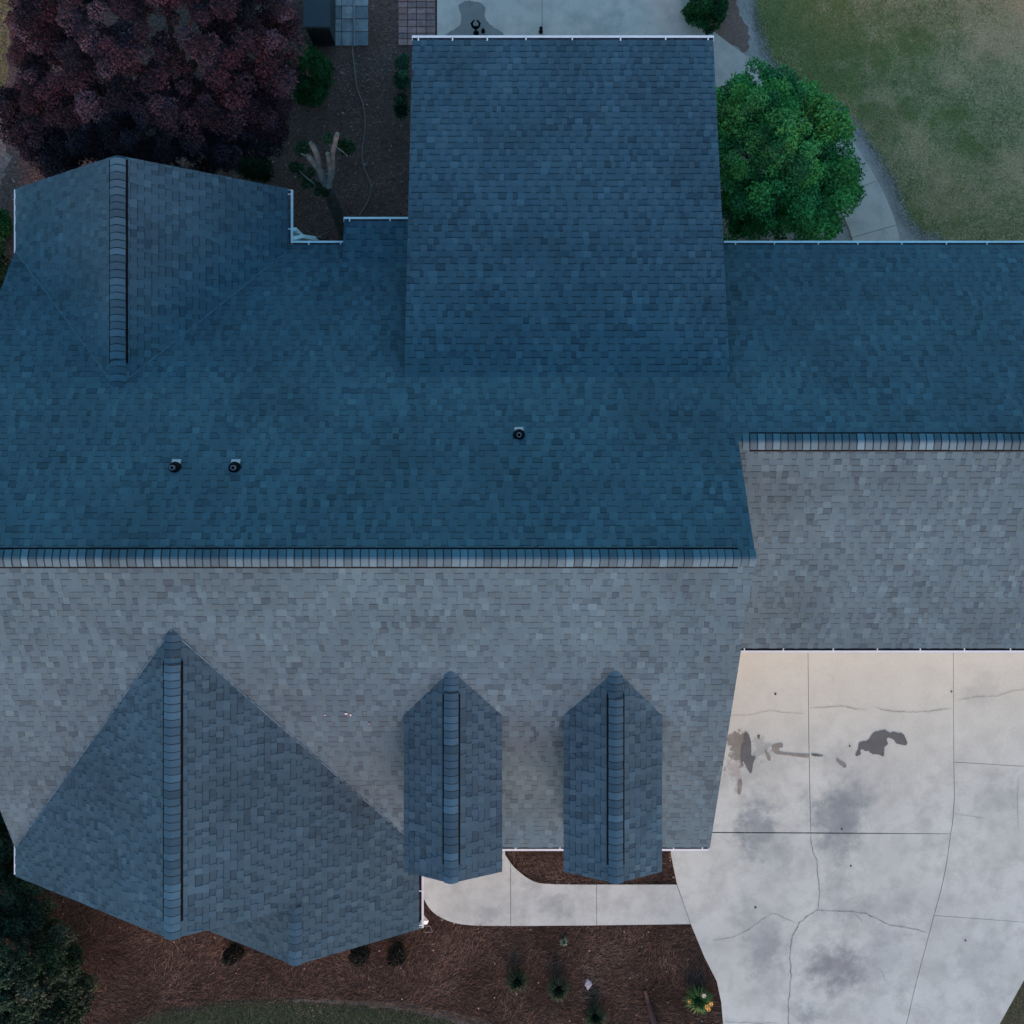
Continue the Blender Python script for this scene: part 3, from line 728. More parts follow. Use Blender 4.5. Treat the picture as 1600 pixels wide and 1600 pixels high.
def crack(pts, parent, w=0.007, z=ZC + 0.008, conv=cz):
    P = [G(*conv(a))[:2] for a in pts]; Q = []
    rr = random.Random(len(pts) + int(pts[0][0]))
    for a, b in zip(P[:-1], P[1:]):
        n = max(2, int(math.dist(a, b) / 0.05))
        for k in range(n):
            t = k / n; Q.append((a[0] + (b[0] - a[0]) * t + rr.uniform(-.012, .012), a[1] + (b[1] - a[1]) * t + rr.uniform(-.012, .012)))
    Q.append(P[-1]); V = []; Fc = []
    for i, q_ in enumerate(Q):
        a, b = Q[max(0, i - 1)], Q[min(len(Q) - 1, i + 1)]; d = (b[0] - a[0], b[1] - a[1]); L = math.hypot(*d) or 1
        ww = w * rr.uniform(0.4, 1.1) * min(1, (i + 1) / 4, (len(Q) - i) / 4)
        V += [(q_[0] - d[1] / L * ww, q_[1] + d[0] / L * ww, z), (q_[0] + d[1] / L * ww, q_[1] - d[0] / L * ww, z)]
        if i: Fc.append((2 * i - 2, 2 * i - 1, 2 * i + 1, 2 * i))
    return mesh_obj('crack', V, Fc, M_crack, parent)
for pts, ww in (([(595, 282), (640, 280), (730, 272), (780, 285), (830, 288)], .008), ([(870, 278), (910, 292), (980, 298), (1080, 298), (1190, 283)], .008),
    ([(200, 312), (340, 312), (430, 292), (490, 300), (585, 305)], .005), ([(1200, 250), (1240, 245), (1290, 235), (1380, 232), (1440, 210), (1560, 198)], .007),
    ([(603, 802), (603, 840), (610, 880), (630, 920), (628, 960), (634, 1000), (638, 1050), (632, 1120), (600, 1140), (555, 1175), (525, 1230), (515, 1300), (520, 1400), (510, 1500), (508, 1660)], .011),
    ([(632, 1122), (700, 1125), (770, 1128), (830, 1135), (880, 1160), (930, 1185), (990, 1192), (1090, 1215)], .009),
    ([(555, 1180), (500, 1160), (450, 1135), (400, 1160), (350, 1200), (280, 1235), (190, 1250)], .006), ([(1200, 722), (1290, 735), (1330, 740)], .004), ([(1465, 560), (1460, 700), (1467, 800)], .004),
    ([(240, 1586), (330, 1590), (470, 1592)], .006), ([(770, 1130), (810, 1160), (820, 1180)], .005), ([(890, 1360), (905, 1400), (930, 1440)], .004), ([(700, 185), (690, 150), (668, 140)], .004)):
    crack(pts, drive, ww * 0.85)
for a, b in (((372, 1110), 5), ((455, 223), 5), ((1187, 213), 4), ((731, 785), 4), ((769, 938), 4), ((1245, 1248), 4), ((764, 440), 4)):
    patch([cz((a[0] + b * math.cos(t), a[1] + b * math.sin(t))) for t in (0, 1.2, 2.4, 3.7, 5)], M_joint, drive, amp=0.002, name='pit')

# ---- pavers
def pavers(name, xs, ys, cols_, thin, seed, skipf=None):
    x0, x1, y0, y1 = xs[0], xs[-1], ys[0], ys[-1]
    root = sheet(name, [(x0 + 1, y0 + 1), (x1 - 1, y0 + 1), (x1 - 1, y1 - 1), (x0 + 1, y1 - 1)], 0.03, M_joint, 0, 0)
    rr = random.Random(seed); mats = [simple_mat(name + '_stone', c, 0.8, var=0.22, scale=7) for c in cols_]
    for i in range(len(xs) - 1):
        for j in range(len(ys) - 1):
            if skipf and skipf(i, j): continue
            A = G(xs[i], ys[j + 1]); B = G(xs[i + 1], ys[j]); g = 0.007
            hx_, hy_ = (B[0] - A[0]) / 2 - g, (B[1] - A[1]) / 2 - g
            mb = MB(); z = thin + rr.uniform(-0.004, 0.006)
            mb.prism([(-hx_, -hy_, z - .006), (hx_, -hy_, z - .006), (hx_, hy_, z - .006), (-hx_, hy_, z - .006)], [(-hx_, -hy_, 0), (hx_, -hy_, 0), (hx_, hy_, 0), (-hx_, hy_, 0)])
            mb.slab([(-hx_ + .006, -hy_ + .006), (hx_ - .006, -hy_ + .006), (hx_ - .006, hy_ - .006), (-hx_ + .006, hy_ - .006)], z - .007, z)
            o = mb.build('paver', rr.choice(mats), root); o.location = ((A[0] + B[0]) / 2, (A[1] + B[1]) / 2, 0); o.rotation_euler = (0, 0, rr.uniform(-.01, .01))
pavers('paver_pad', [516, 534.5, 553, 576], [-50, -30, -10, 11, 31, 51, 73], [(0.27, 0.32, 0.30), (0.22, 0.27, 0.26), (0.15, 0.19, 0.19)], 0.06, 3)
pavers('paver_pad', [622.5, 637, 651, 666, 680.5], [-16, -6, 4, 13.5, 23, 32.5, 43, 53, 62, 72], [(0.36, 0.19, 0.15), (0.42, 0.235, 0.19), (0.31, 0.18, 0.15)], 0.05, 4)

# ================================================================ SMALL THINGS ON THE GROUND
# storage box behind the purple tree
x0, y1, _ = G(473, 43, 1.24); x1, _, _ = G(516, 43, 1.24); y2 = y1 + 1.3
bx = tag(empty('storage_box', ((x0 + x1) / 2, (y1 + y2) / 2, 0)), 'dark teal storage box at the top edge beside the pale pavers', 'storage box')
M_teal = simple_mat('teal_plastic', (0.018, 0.042, 0.050), 0.5); M_teal2 = simple_mat('dark_teal_plastic', (0.010, 0.016, 0.02), 0.5)
mb = MB(); mb.slab([(x0 + .05, y1 + .05), (x1 - .05, y1 + .05), (x1 - .05, y2 - .05), (x0 + .05, y2 - .05)], 0, 1.16); mb.box(x0 + 0.05, x1 - 0.05, y1 + 0.01, y1 + 0.045, 0.1, 0.16); put(mb.build('body', M_teal2), bx)
mb = MB(); mb.prism([(x0 + .02, y1 + .02, 1.24), (x1 - .02, y1 + .02, 1.24), (x1 - .02, y2 - .02, 1.26), (x0 + .02, y2 - .02, 1.26)], [(x0, y1, 1.17), (x1, y1, 1.17), (x1, y2, 1.17), (x0, y2, 1.17)]); put(mb.build('lid', M_teal), bx)
mb = MB(); mb.tube([((x0 + x1) / 2 - .1, y1 + .0, 1.19), ((x0 + x1) / 2 - .1, y1 - .03, 1.19), ((x0 + x1) / 2 + .1, y1 - .03, 1.19), ((x0 + x1) / 2 + .1, y1, 1.19)], 0.01, 6); put(mb.build('handle', M_black), bx)

# hose + white conduit
M_hose = simple_mat('faded_hose', (0.17, 0.15, 0.125), 0.6); 
hp = smooth_path([(550, 66), (551, 82), (554, 108), (558, 138), (566, 160), (570, 180), (570, 205), (566, 235), (567, 255), (573, 272), (579, 290), (577, 310), (568, 327), (562, 336)], 6)
mb = MB(); mb.tube([G(x, y, 0.055) for x, y in hp], 0.017, 6); tag(mb.build('garden_hose', M_hose, smooth=True), 'thin faded hose winding over the dark mulch from the pale pavers', 'hose')
mb = MB(); mb.tube([G(553, -60, 0.085), G(553, 72, 0.085)], 0.022, 8); mb.tube([G(546, 31, 0.085), G(556, 31, 0.085)], 0.016, 6); tag(mb.build('conduit_pipe', M_pipe), 'straight pale pipe lying along the middle of the pale pavers', 'pipe')

# patio ornaments
mb = MB(); X, Y, _ = G(744, 52, .06)
mb.lathe((X, Y, 0.06), [(0.07, 0), (0.07, 0.02), (0.02, 0.04), (0.018, 0.30), (0.05, 0.34)], 12)
for s in (-1, 1): mb.tube([(X, Y, 0.3), (X + s * .07, Y + .04, 0.36), (X + s * .10, Y + .09, 0.42), (X + s * .06, Y + .13, 0.47), (X + s * .02, Y + .15, .48)], [.02, .03, .03, .022, .012], 8)
tag(mb.build('garden_ornament', M_black, smooth=True), 'small black two armed ornament on the dark wet patch of the patio', 'ornament')
mb = MB(); X, Y, _ = G(755, 50, .06); mb.lathe((X, Y, .06), [(0.045, 0), (0.05, .08), (0.03, .12), (0.02, .2), (0.0, .21)], 10)
tag(mb.build('bottle', M_black, smooth=True), 'tiny black bottle beside the two armed ornament on the patio', 'bottle')
mb = MB(); X, Y, _ = G(845, 50, .06); mb.lathe((X, Y, .06), [(0.05, 0), (0.05, .05), (0.035, .1), (0.035, .2), (0.045, .24), (0.0, .25)], 10); mb.box(X - .02, X + .02, Y + .03, Y + .1, .1, .16)
tag(mb.build('spigot', M_black, smooth=True), 'small black tap post standing on the patio joint by the roof edge', 'tap')

# rock, log, splash block outline
def rock(name, px, py, r, mat, label, seed, el=(1, 1.5, .6)):
    rr = np.random.default_rng(seed); import bmesh
    bm = bmesh.new(); bmesh.ops.create_icosphere(bm, subdivisions=3, radius=1)
    X, Y, _ = G(px, py)
    for v in bm.verts:
        n_ = math.sin(v.co.x * 3 + seed) * math.cos(v.co.y * 2.7 + seed) * 0.18 + math.sin(v.co.z * 5 + v.co.x * 6) * 0.06
        k_ = 1 + n_; v.co = Vector((v.co.x * el[0] * k_ * (1 - .25 * (v.co.y < -0.2)), v.co.y * el[1] * k_, max(-0.2, v.co.z * el[2] * k_))) * r
    me = bpy.data.meshes.new(name); bm.to_mesh(me); bm.free(); me.materials.append(mat)
    for pl in me.polygons: pl.use_smooth = True
    o = bpy.data.objects.new(name, me); o.location = (X, Y, 0.04); COL.objects.link(o); return tag(o, label, 'rock')
M_rock = simple_mat('pale_rock', (0.36, 0.38, 0.37), 0.85, var=0.4, scale=14)
rock('garden_rock', 919, 1537, 0.085, M_rock, 'pale grey upright rock lying alone in the front pine straw bed', 3)
M_log = simple_mat('charred_wood', (0.018, 0.014, 0.013), 0.9, var=0.3, scale=20)
mb = MB(); mb.tube([G(1008, 1548, .07), G(1013, 1568, .09), G(1018, 1585, .08), G(1024, 1605, .07), G(1028, 1630, .06)], [.035, .055, .07, .075, .07], 9)
tag(mb.build('dead_log', M_log, smooth=True), 'short black log lying in the front bed near the yellow flowers', 'log')
mb = MB()
for a, b in (((660, 1447), (672, 1447)), ((672, 1447), (676, 1456)), ((676, 1456), (663, 1457))):
    mb.tube([G(*a, .06), G(*b, .06)], .008, 5)
tag(mb.build('splash_block', simple_mat('grey_plastic', (0.2, 0.17, 0.16), .8)), 'thin grey splash block outline on straw below the white corner downspout', 'splash block')
mb = MB(); mb.tube([G(463, 385, .1), G(480, 377, .14), G(500, 370, .12), G(515, 362, .1)], [.03, .035, .03, .015], 7)
mb.tube([G(492, 372, .12), G(506, 372, .14), G(512, 368, .1)], [.02, .02, .01], 6)
tag(mesh_obj('fallen_branch', mb.v, mb.f, M_bark, None, [(0.16, 0.13, 0.11)] * len(mb.f), True), 'short broken branch lying by the foot of the cut back tree', 'branch')

# ================================================================ PLANTS
def rand_dirs(n):
    d = nr.normal(size=(n, 3)); return d / np.linalg.norm(d, axis=1, keepdims=True)

def leaf_quads(P, size, tilt=0.8, aspect=0.6):
    n = len(P); nrm = rand_dirs(n) * tilt + np.array((0, 0, 1.0)); nrm /= np.linalg.norm(nrm, axis=1, keepdims=True)
    a = rand_dirs(n); t = np.cross(nrm, a); t /= np.linalg.norm(t, axis=1, keepdims=True) + 1e-9; s = np.cross(nrm, t)
    sz = (size * nr.uniform(0.6, 1.35, n))[:, None]
    return np.stack([P - t * sz, P + s * sz * aspect - t * sz * .1, P + t * sz, P - s * sz * aspect - t * sz * .1], axis=1)

def clumps_in(center, radii, n, flat=0.0, fill=0.35, px_ok=None):
    out = []; c = np.array(center); r = np.array(radii)
    while len(out) < n:
        d = rand_dirs(1)[0]
        if d[2] < -0.25: continue
        k = 1 - fill * nr.random() ** 1.5
        out.append(c + d * r * k)
    return np.array(out)

def foliage(name, centers, rc, per, size, base, vari, parent=None, root=None, keep=None, spread=1.0, tilt=0.8, tones=None, shell=(.55, .5)):
    """leaves on the upper side of many clumps; colours = leaf colours of the plant, varied clump by clump"""
    Ps, Cs = [], []
    for i, c in enumerate(centers):
        r = rc * nr.uniform(0.65, 1.3); m = int(per * (r / rc) ** 2)
        d = rand_dirs(m); d[:, 2] = np.where(d[:, 2] < -0.3, -d[:, 2], d[:, 2])
        lump = 1 + 0.22 * np.sin(d[:, 0] * 7 + i) * np.cos(d[:, 1] * 6 + 2 * i)
        P = c + d * (r * (shell[0] + shell[1] * np.sqrt(nr.random(m))) * lump)[:, None] * np.array((1, 1, 0.75))
        tone = np.array(tones[nr.integers(len(tones))]) if tones else np.array(base)
        tone = tone * nr.uniform(1 - vari, 1 + vari)
        C = tone[None, :] * nr.uniform(0.7, 1.35, (m, 1))
        Ps.append(P); Cs.append(C)
    P = np.concatenate(Ps); C = np.concatenate(Cs)
    if keep is not None:
        k_ = keep(P); P, C = P[k_], C[k_]
    V = leaf_quads(P, size, tilt)
    o = quads_obj(name, V, C, M_leaf)
    if root: put(o, root)
    return o

def limbs(base, top, tips, r0, root, col=(0.10, 0.08, 0.065), name='trunk'):
    mb = MB(); b, t = np.array(base), np.array(top)
    mid = (b + t) / 2 + nr.uniform(-.12, .12, 3) * (1, 1, 0)
    mb.tube([b, mid, t], [r0, r0 * .85, r0 * .7], 10)
    o = mesh_obj(name, mb.v, mb.f, M_bark, None, [col] * len(mb.f), True); put(o, root)
    mb = MB()
    for q_ in tips:
        q_ = np.array(q_); m1 = t + (q_ - t) * .45 + nr.uniform(-.15, .15, 3); mb.tube([t - (0, 0, .05), m1, q_], [r0 * .45, r0 * .25, r0 * .07], 7)
    if tips is not None and len(tips): o = mesh_obj('limb', mb.v, mb.f, M_bark, None, [col] * len(mb.f), True); put(o, root)

# purple-leaved tree
def outside_house(P):
    inr = (P[:, 0] > -11.1) & (P[:, 0] < -4.6) & (P[:, 1] < 7.30)
    px = 800 + F * P[:, 0] / (H - P[:, 2]); py = 800 - F * P[:, 1] / (H - P[:, 2])
    return ~inr
tr = tag(empty('purple_tree', (-7.7, 10.0, 0)), 'big round tree with dark purple leaves behind the rear gable', 'tree')
pc = (-7.75, 10.15, 3.3); pr = (3.05, 2.75, 2.3)
cl = np.concatenate([clumps_in(pc, pr, 820, fill=0.5)] + [clumps_in(G(a, b, 2.4), (.75, .75, .8), 45) for a, b in ((100, 190), (95, 225), (130, 240), (60, 185), (230, 225), (330, 215), (400, 190))])
cl = cl[~((vnoise(cl, 1.5, 5) < 0.14) & (cl[:, 2] > 3.4))]
tones = [(0.036, 0.022, 0.027), (0.028, 0.019, 0.024), (0.044, 0.022, 0.027), (0.030, 0.023, 0.030), (0.020, 0.014, 0.018), (0.070, 0.050, 0.058)]
foliage('crown', cl, 0.21, 330, 0.026, None, 0.35, root=tr, keep=outside_house, tones=tones)
limbs((-7.7, 10.0, 0), (-7.7, 10.0, 1.7), [cl[i] for i in range(0, 24, 2)], 0.2, tr)

# green tree beside the garage wing
tr = tag(empty('green_tree', (6.0, 8.0, 0)), 'leafy bright green tree in the corner between shed roof and garage wing', 'tree')
cpx = [(1232, 240, 3.0), (1185, 180, 2.6), (1245, 185, 2.3), (1180, 285, 2.5), (1255, 300, 2.3), (1222, 318, 2.4), (1210, 165, 2.0), (1272, 318, 1.6), (1215, 230, 3.0), (1150, 185, 2.1), (1262, 240, 2.0), (1190, 148, 1.7), (1145, 250, 2.3), (1145, 215, 2.0), (1275, 280, 1.8), (1240, 345, 1.8), (1150, 318, 1.3), (1165, 345, 1.1), (1200, 350, 1.3), (1140, 285, 1.5), (1298, 292, 1.5), (1292, 240, 1.7), (1275, 205, 1.9)]
cl = np.concatenate([clumps_in(G(a, b, z - .3), (0.66, 0.70, 0.85), 17, fill=0.5) for a, b, z in cpx])
def green_keep(P):
    return (P[:, 0] > 4.42) & ((P[:, 1] > 6.02) | (P[:, 2] > 3.32) & (P[:, 1] > 5.88) & (P[:, 0] > 6.6))
foliage('crown', cl, 0.22, 330, 0.031, None, 0.22, shell=(.2, .95), root=tr, keep=green_keep, tilt=1.4, tones=[(0.062, 0.28, 0.075), (0.076, 0.32, 0.08), (0.095, 0.35, 0.075), (0.045, 0.20, 0.065)])
cl2 = np.concatenate([clumps_in(G(a, b, 2.4), (0.3, 0.3, 0.3), 5) for a, b in ((1288, 172), (1300, 205), (1312, 305), (1305, 335), (1285, 352), (1250, 356), (1310, 270))])
foliage('leaf_cluster', cl2, 0.2, 220, 0.04, None, 0.2, root=tr, keep=green_keep, tilt=1.2, tones=[(0.085, 0.29, 0.06), (0.075, 0.27, 0.06)])
limbs((6.3, 8.1, 0), (6.3, 8.1, 1.2), [cl[i] for i in range(0, len(cl), 14)], 0.12, tr, (0.09, 0.075, 0.06))

def shrub(name, px, py, rpx, ht, label, cat, tones, n=60, per=260, rc=0.16, leaf=0.03, ry=None, keep=None, group=None, z0=0.02):
    X, Y, _ = G(px, py); r = rpx / 63.2; r2 = (ry or rpx) / 63.2
    root = tag(empty(name, (X, Y, 0)), label, cat, group)
    c = clumps_in((X, Y, ht * .35), (max(.02, r - rc * .7), max(.02, r2 - rc * .7), max(.02, ht * .65 - rc * .3)), n, fill=.5)
    foliage('foliage', c, rc, per, leaf, None, .25, root=root, tones=tones, tilt=1.3, keep=keep)
    mb = MB()
    for i in range(5):
        q_ = c[i * len(c) // 5]; mb.tube([(X + rng.uniform(-.03, .03), Y + rng.uniform(-.03, .03), 0), (np.array((X, Y, 0.1)) + q_) / 2, q_], [.02, .014, .006], 5)
    o = mesh_obj('stem', mb.v, mb.f, M_bark, None, [(0.08, 0.06, 0.05)] * len(mb.f), True); put(o, root)
    return root
GD = [(0.018, 0.085, 0.024), (0.024, 0.105, 0.030), (0.015, 0.07, 0.022)]
GM = [(0.034, 0.10, 0.05), (0.042, 0.12, 0.055), (0.03, 0.08, 0.042)]
GX = [(0.014, 0.045, 0.020), (0.018, 0.052, 0.024), (0.011, 0.034, 0.018)]
shrub('round_shrub', 489, 128, 38, 1.3, 'dense dark green dome shaped shrub between purple tree and hose', 'shrub', GD, 90, 320, .15, .022, 52)
shrub('round_shrub', 1098, 18, 34, 1.2, 'spiky dark green shrub at the top corner of the patio', 'shrub', GD, 70, 300, .15, .028, 48)
shrub('leafy_shrub', 632, 122, 13, .9, 'small teal green shrub tucked against the shed roof edge', 'shrub', GM, 20, 200, .12, .026, 30)
shrub('leafy_shrub', 628, 172, 12, .7, 'very dark low shrub against the shed wall, below the teal green one', 'shrub', GX, 12, 160, .12, .026, 22)
shrub('leafy_shrub', 405, 268, 32, .6, 'low dark green shrub just above the rear gable roof', 'shrub', GX, 40, 220, .15, .026, 22)
shrub('hedge_shrub', 14, 376, 20, 1.4, 'dark green hedge at the left edge beside the rear gable gutter', 'shrub', GD, 40, 260, .16, .028, 44, keep=lambda P: P[:, 0] < -11.05)
shrub('hedge_shrub', 2, 432, 30, 1.2, 'dark green hedge at the left edge below the rear gable gutter', 'shrub', GX, 40, 260, .16, .028, 30, keep=lambda P: P[:, 0] < -11.05)
tr = tag(empty('dark_tree', (-11.7, -10.5, 0)), 'dark green tree filling the bottom left corner below the front gable', 'tree')
cl = np.concatenate([clumps_in(c, r, n, fill=.45) for c, r, n in (((-11.6, -10.5, 1.4), (1.35, 1.45, 1.4), 120), ((-12.0, -9.0, 1.2), (1.0, 0.9, 1.1), 60), ((-11.2, -11.6, 0.9), (1.0, 1.0, 1.0), 60), ((-12.3, -8.0, 0.9), (.8, .9, .9), 35))])
foliage('crown', cl, 0.25, 420, 0.036, None, .3, root=tr, tilt=1.2, tones=[(0.014, 0.042, 0.020), (0.020, 0.050, 0.026), (0.010, 0.030, 0.017), (0.028, 0.05, 0.03)], keep=lambda P: (P[:, 0] < -11.1) | (P[:, 1] < -8.25))
limbs((-11.7, -10.5, 0), (-11.7, -10.5, .8), [cl[i] for i in range(0, 80, 9)], .11, tr)
shrub('hedge_shrub', 12, 1262, 18, 1.8, 'dark green shrub at the left edge just above the short front gutter', 'shrub', GX, 45, 260, .17, .03, 52, keep=lambda P: P[:, 0] < -11.0)

# cut-back tree with bare limbs
root = tag(empty('pollarded_tree', G(541, 368)), 'cut back tree with bare pale limbs and few green shoots in the rear bed', 'tree')
def PZ(x, y, z): return G(x, y, z)
barkc = (0.20, 0.21, 0.175)
def limb_(pts, rad, name='limb', col=barkc):
    mb = MB(); S = smooth_path([PZ(*a) for a in pts], 4); n = len(S); rr_ = np.interp(np.linspace(0, len(rad) - 1, n), range(len(rad)), rad)
    rr_ = [0.8 * r * (1 + .10 * math.sin(i * 2.3)) for i, r in enumerate(rr_)]
    mb.tube(S, rr_, 10); o = mesh_obj(name, mb.v, mb.f, M_bark, None, [col] * len(mb.f), True); put(o, root)
limb_([(541, 374, 0), (532, 345, .7), (523, 322, 1.3), (514, 300, 1.9), (510, 286, 2.2)], [.22, .20, .19, .16, .15], 'trunk', (0.085, 0.078, 0.068))
limb_([(511, 295, 2.0), (503, 276, 2.5), (499, 262, 2.7), (495, 242, 3.1), (486, 223, 3.4)], [.12, .095, .085, .08, .07])
limb_([(499, 266, 2.6), (491, 255, 2.9), (484, 247, 3.1), (480, 243, 3.2)], [.07, .09, .075, .05])
limb_([(482, 245, 3.1), (475, 242, 3.3), (470, 240, 3.4)], [.03, .018, .012])
limb_([(513, 290, 2.2), (517, 272, 2.6), (515, 255, 3.0), (512, 240, 3.4)], [.11, .085, .08, .06])
limb_([(517, 276, 2.5), (520, 262, 2.8), (520, 240, 3.3), (523, 224, 3.7), (527, 209, 4.0)], [.10, .075, .07, .075, .065])
limb_([(521, 228, 3.5), (516, 226, 3.6)], [.06, .045])
limb_([(493, 289, 2.2), (482, 280, 2.4), (473, 272, 2.5), (467, 266, 2.6)], [.022, .018, .013, .008])
limb_([(524, 229, 3.4), (533, 235, 3.4), (540, 241, 3.4), (543, 244, 3.3)], [.018, .012, .01, .02])
limb_([(519, 306, 1.6), (524, 316, 1.4), (530, 330, 1.1)], [.05, .04, .03])
cc = [PZ(*a) for a in [(468, 236, 3.0), (474, 231, 3.0), (460, 262, 2.3), (472, 272, 2.2), (480, 280, 2.2), (490, 287, 2.2), (500, 292, 2.2), (508, 298, 2.1), (497, 300, 2.0), (535, 226, 3.2), (543, 229, 3.2), (549, 232, 3.1), (540, 236, 3.1), (513, 217, 3.7), (478, 288, 2.0), (486, 268, 2.2), (470, 262, 2.2)]]
foliage('green_shoots', cc, 0.13, 230, 0.028, None, .3, root=root, tilt=1.4, tones=[(0.014, 0.055, 0.020), (0.018, 0.066, 0.026)])

# tufts and small plants in the front bed
def tuft(name, px, py, r, n, label, cat, cols_, ht=0.35, wd=0.012, group=None, arch=1.0):
    X, Y, _ = G(px, py); root = tag(empty(name, (X, Y, 0)), label, cat, group); V = []; C = []
    for i in range(n):
        a = nr.uniform(0, 2 * math.pi); L = r * nr.uniform(.55, 1.05); h = ht * nr.uniform(.5, 1.1)
        d = np.array((math.cos(a), math.sin(a), 0)); s = np.array((-d[1], d[0], 0)) * wd
        b = np.array((X, Y, 0.02)) + d * nr.uniform(0, .15) * r; m = b + d * L * .5 + (0, 0, h); t = b + d * L + (0, 0, h * (1 - .7 * arch * nr.random()))
        V.append([b - s * .7, b + s * .7, m + s, m - s]); V.append([m - s, m + s, t + s * .12, t - s * .12])
        c = np.array(cols_[nr.integers(len(cols_))]) * nr.uniform(.7, 1.3); C += [c, c]
    o = quads_obj('leaves', np.array(V), np.array(C), M_blade); put(o, root); return root
GB = [(0.05, 0.13, 0.035), (0.07, 0.15, 0.04), (0.035, 0.10, 0.03)]
daf = tuft('daffodil_plant', 1089, 1558, 0.37, 190, 'bright green daffodil plant with yellow and white blooms by the driveway edge', 'flowers', GB, .3, .012)
M_yel = simple_mat('yellow_petal', (0.75, 0.50, 0.10), .6); M_cream = simple_mat('cream_petal', (0.75, 0.72, 0.55), .6); M_or = simple_mat('orange_trumpet', (0.75, .33, .05), .6)
for fxp, fyp, mt in ((1078, 1565, M_yel), (1100, 1556, M_cream), (1104, 1573, M_yel), (1111, 1569, M_yel), (1107, 1577, M_yel)):
    X, Y, Z = G(fxp, fyp, .3); mb = MB()
    for k_ in range(6):
        a = k_ * math.pi / 3; d = Vector((math.cos(a), math.sin(a), .15)); s = Vector((-math.sin(a), math.cos(a), 0)); c = Vector((X, Y, Z))
        n0 = len(mb.v); mb.v += [tuple(c), tuple(c + d * .035 + s * .018), tuple(c + d * .065), tuple(c + d * .035 - s * .018)]; mb.f.append((n0, n0 + 1, n0 + 2, n0 + 3))
    fo = mb.build('flower', mt); put(fo, daf)
    mb = MB(); mb.lathe((X, Y, Z), [(.012, 0), (.016, .025), (.022, .035)], 8); mb.tube([(X, Y, 0.02), (X, Y, Z)], .005, 5); put(mb.build('trumpet', M_or if mt is M_yel else M_cream), daf)
tuft('grass_tuft', 808, 1528, 0.36, 150, 'dark green grass tuft in the front bed, the one furthest left', 'grass tuft', [(0.015, 0.035, 0.018), (0.02, 0.042, 0.02)], .3, .011)
tuft('grass_tuft', 872, 1541, 0.34, 150, 'dark green grass tuft in the front bed, left of the pale rock', 'grass tuft', [(0.015, 0.04, 0.02), (0.02, 0.045, 0.024)], .3, .011)
tuft('grass_tuft', 929, 1584, 0.36, 150, 'dark green grass tuft at the bottom edge, below the pale rock', 'grass tuft', [(0.012, 0.032, 0.016), (0.018, 0.04, 0.02)], .3, .011)
tuft('seedling', 881, 1470, 0.12, 36, 'tiny grey green seedling just below the sidewalk', 'seedling', [(0.10, 0.15, 0.10), (0.07, 0.12, 0.08)], .1, .02)
BLK = [(0.010, 0.014, 0.010), (0.014, 0.018, 0.014)]
for px, py, lb in ((366, 1486, 'nearly black low shrub under the front gable rake, left of the small gable'), (562, 1488, 'nearly black low shrub under the small gable rake, nearer the apex'), (620, 1487, 'nearly black low shrub under the small gable rake, nearer the downspout')):
    shrub('low_shrub', px, py, 16, .45, lb, 'shrub', BLK, 22, 220, .12, .026, 17)

# ---- straw, chips, grass: uncountable ground cover
def scatter_px(poly, n, exclude=()):
    P = np.array(poly); lo, hi = P.min(0), P.max(0); lo = np.maximum(lo, (-40, -40)); hi = np.minimum(hi, (1640, 1640)); out = []
    tot = 0
    while tot < n:
        q_ = nr.uniform(lo, hi, (n, 2)); k_ = in_poly(q_, poly)
        for e in exclude: k_ &= ~in_poly(q_, e)
        out.append(q_[k_]); tot += k_.sum()
    q_ = np.concatenate(out)[:n]; X = (q_[:, 0] - 800) * H / F; Y = (800 - q_[:, 1]) * H / F
    return np.stack([X, Y, np.zeros(n)], 1)
def needles(name, P, L, wd, z, cols_, mat, up=0.12):
    n = len(P); a = nr.uniform(0, math.pi, n); flow = fbm(P, .8, 9) * 5; a = a * .55 + flow
    d = np.stack([np.cos(a), np.sin(a), nr.uniform(-up, up, n)], 1); s = np.stack([-np.sin(a), np.cos(a), nr.uniform(-.6, .6, n)], 1)
    L = (L * nr.uniform(.5, 1.4, n))[:, None]; P = P + np.stack([np.zeros(n), np.zeros(n), nr.uniform(z[0], z[1], n)], 1)
    V = np.stack([P - d * L / 2 - s * wd, P - d * L / 2 + s * wd, P + d * L / 2 + s * wd * .5, P + d * L / 2 - s * wd * .5], 1)
    c = np.array(cols_)[nr.integers(len(cols_), size=n)] * nr.uniform(.5, 1.5, (n, 1)) * (0.55 + 0.9 * fbm(P, 1.1, 21))[:, None]
    return tag(quads_obj(name, V, c, mat), kind='stuff')
walk_hole = walk_out + [(1079, 1444), (1057, 1381)] + [(932, 1381)] + walk_in[1:] + [(787, 1300), (655, 1300)]
fb_vis = [(-40, 1300), (1052, 1300)] + DRV_L[:-1] + [(1130, 1640), (850, 1640)] + lawn_edge + [(120, 1640), (-40, 1640)]
house_px = [(-40, 1300), (660, 1300), (660, 1400), (480, 1440), (400, 1420), (280, 1400), (60, 1330)]
P = scatter_px(fb_vis, 95000, [walk_hole, house_px])
needles('pine_straw', P, .11, .0035, (.02, .055), [(0.082, 0.065, 0.043), (0.064, 0.050, 0.033), (0.13, 0.10, 0.068), (0.030, 0.025, 0.02)], M_straw)
P = scatter_px([(-40, -40), (683, -40), (683, 420), (-40, 420)], 50000)
needles('wood_mulch', P, .06, .006, (.018, .045), [(0.22, 0.14, 0.11), (0.16, 0.10, 0.08), (0.30, 0.19, 0.15), (0.09, 0.06, 0.05)], M_straw, .2)
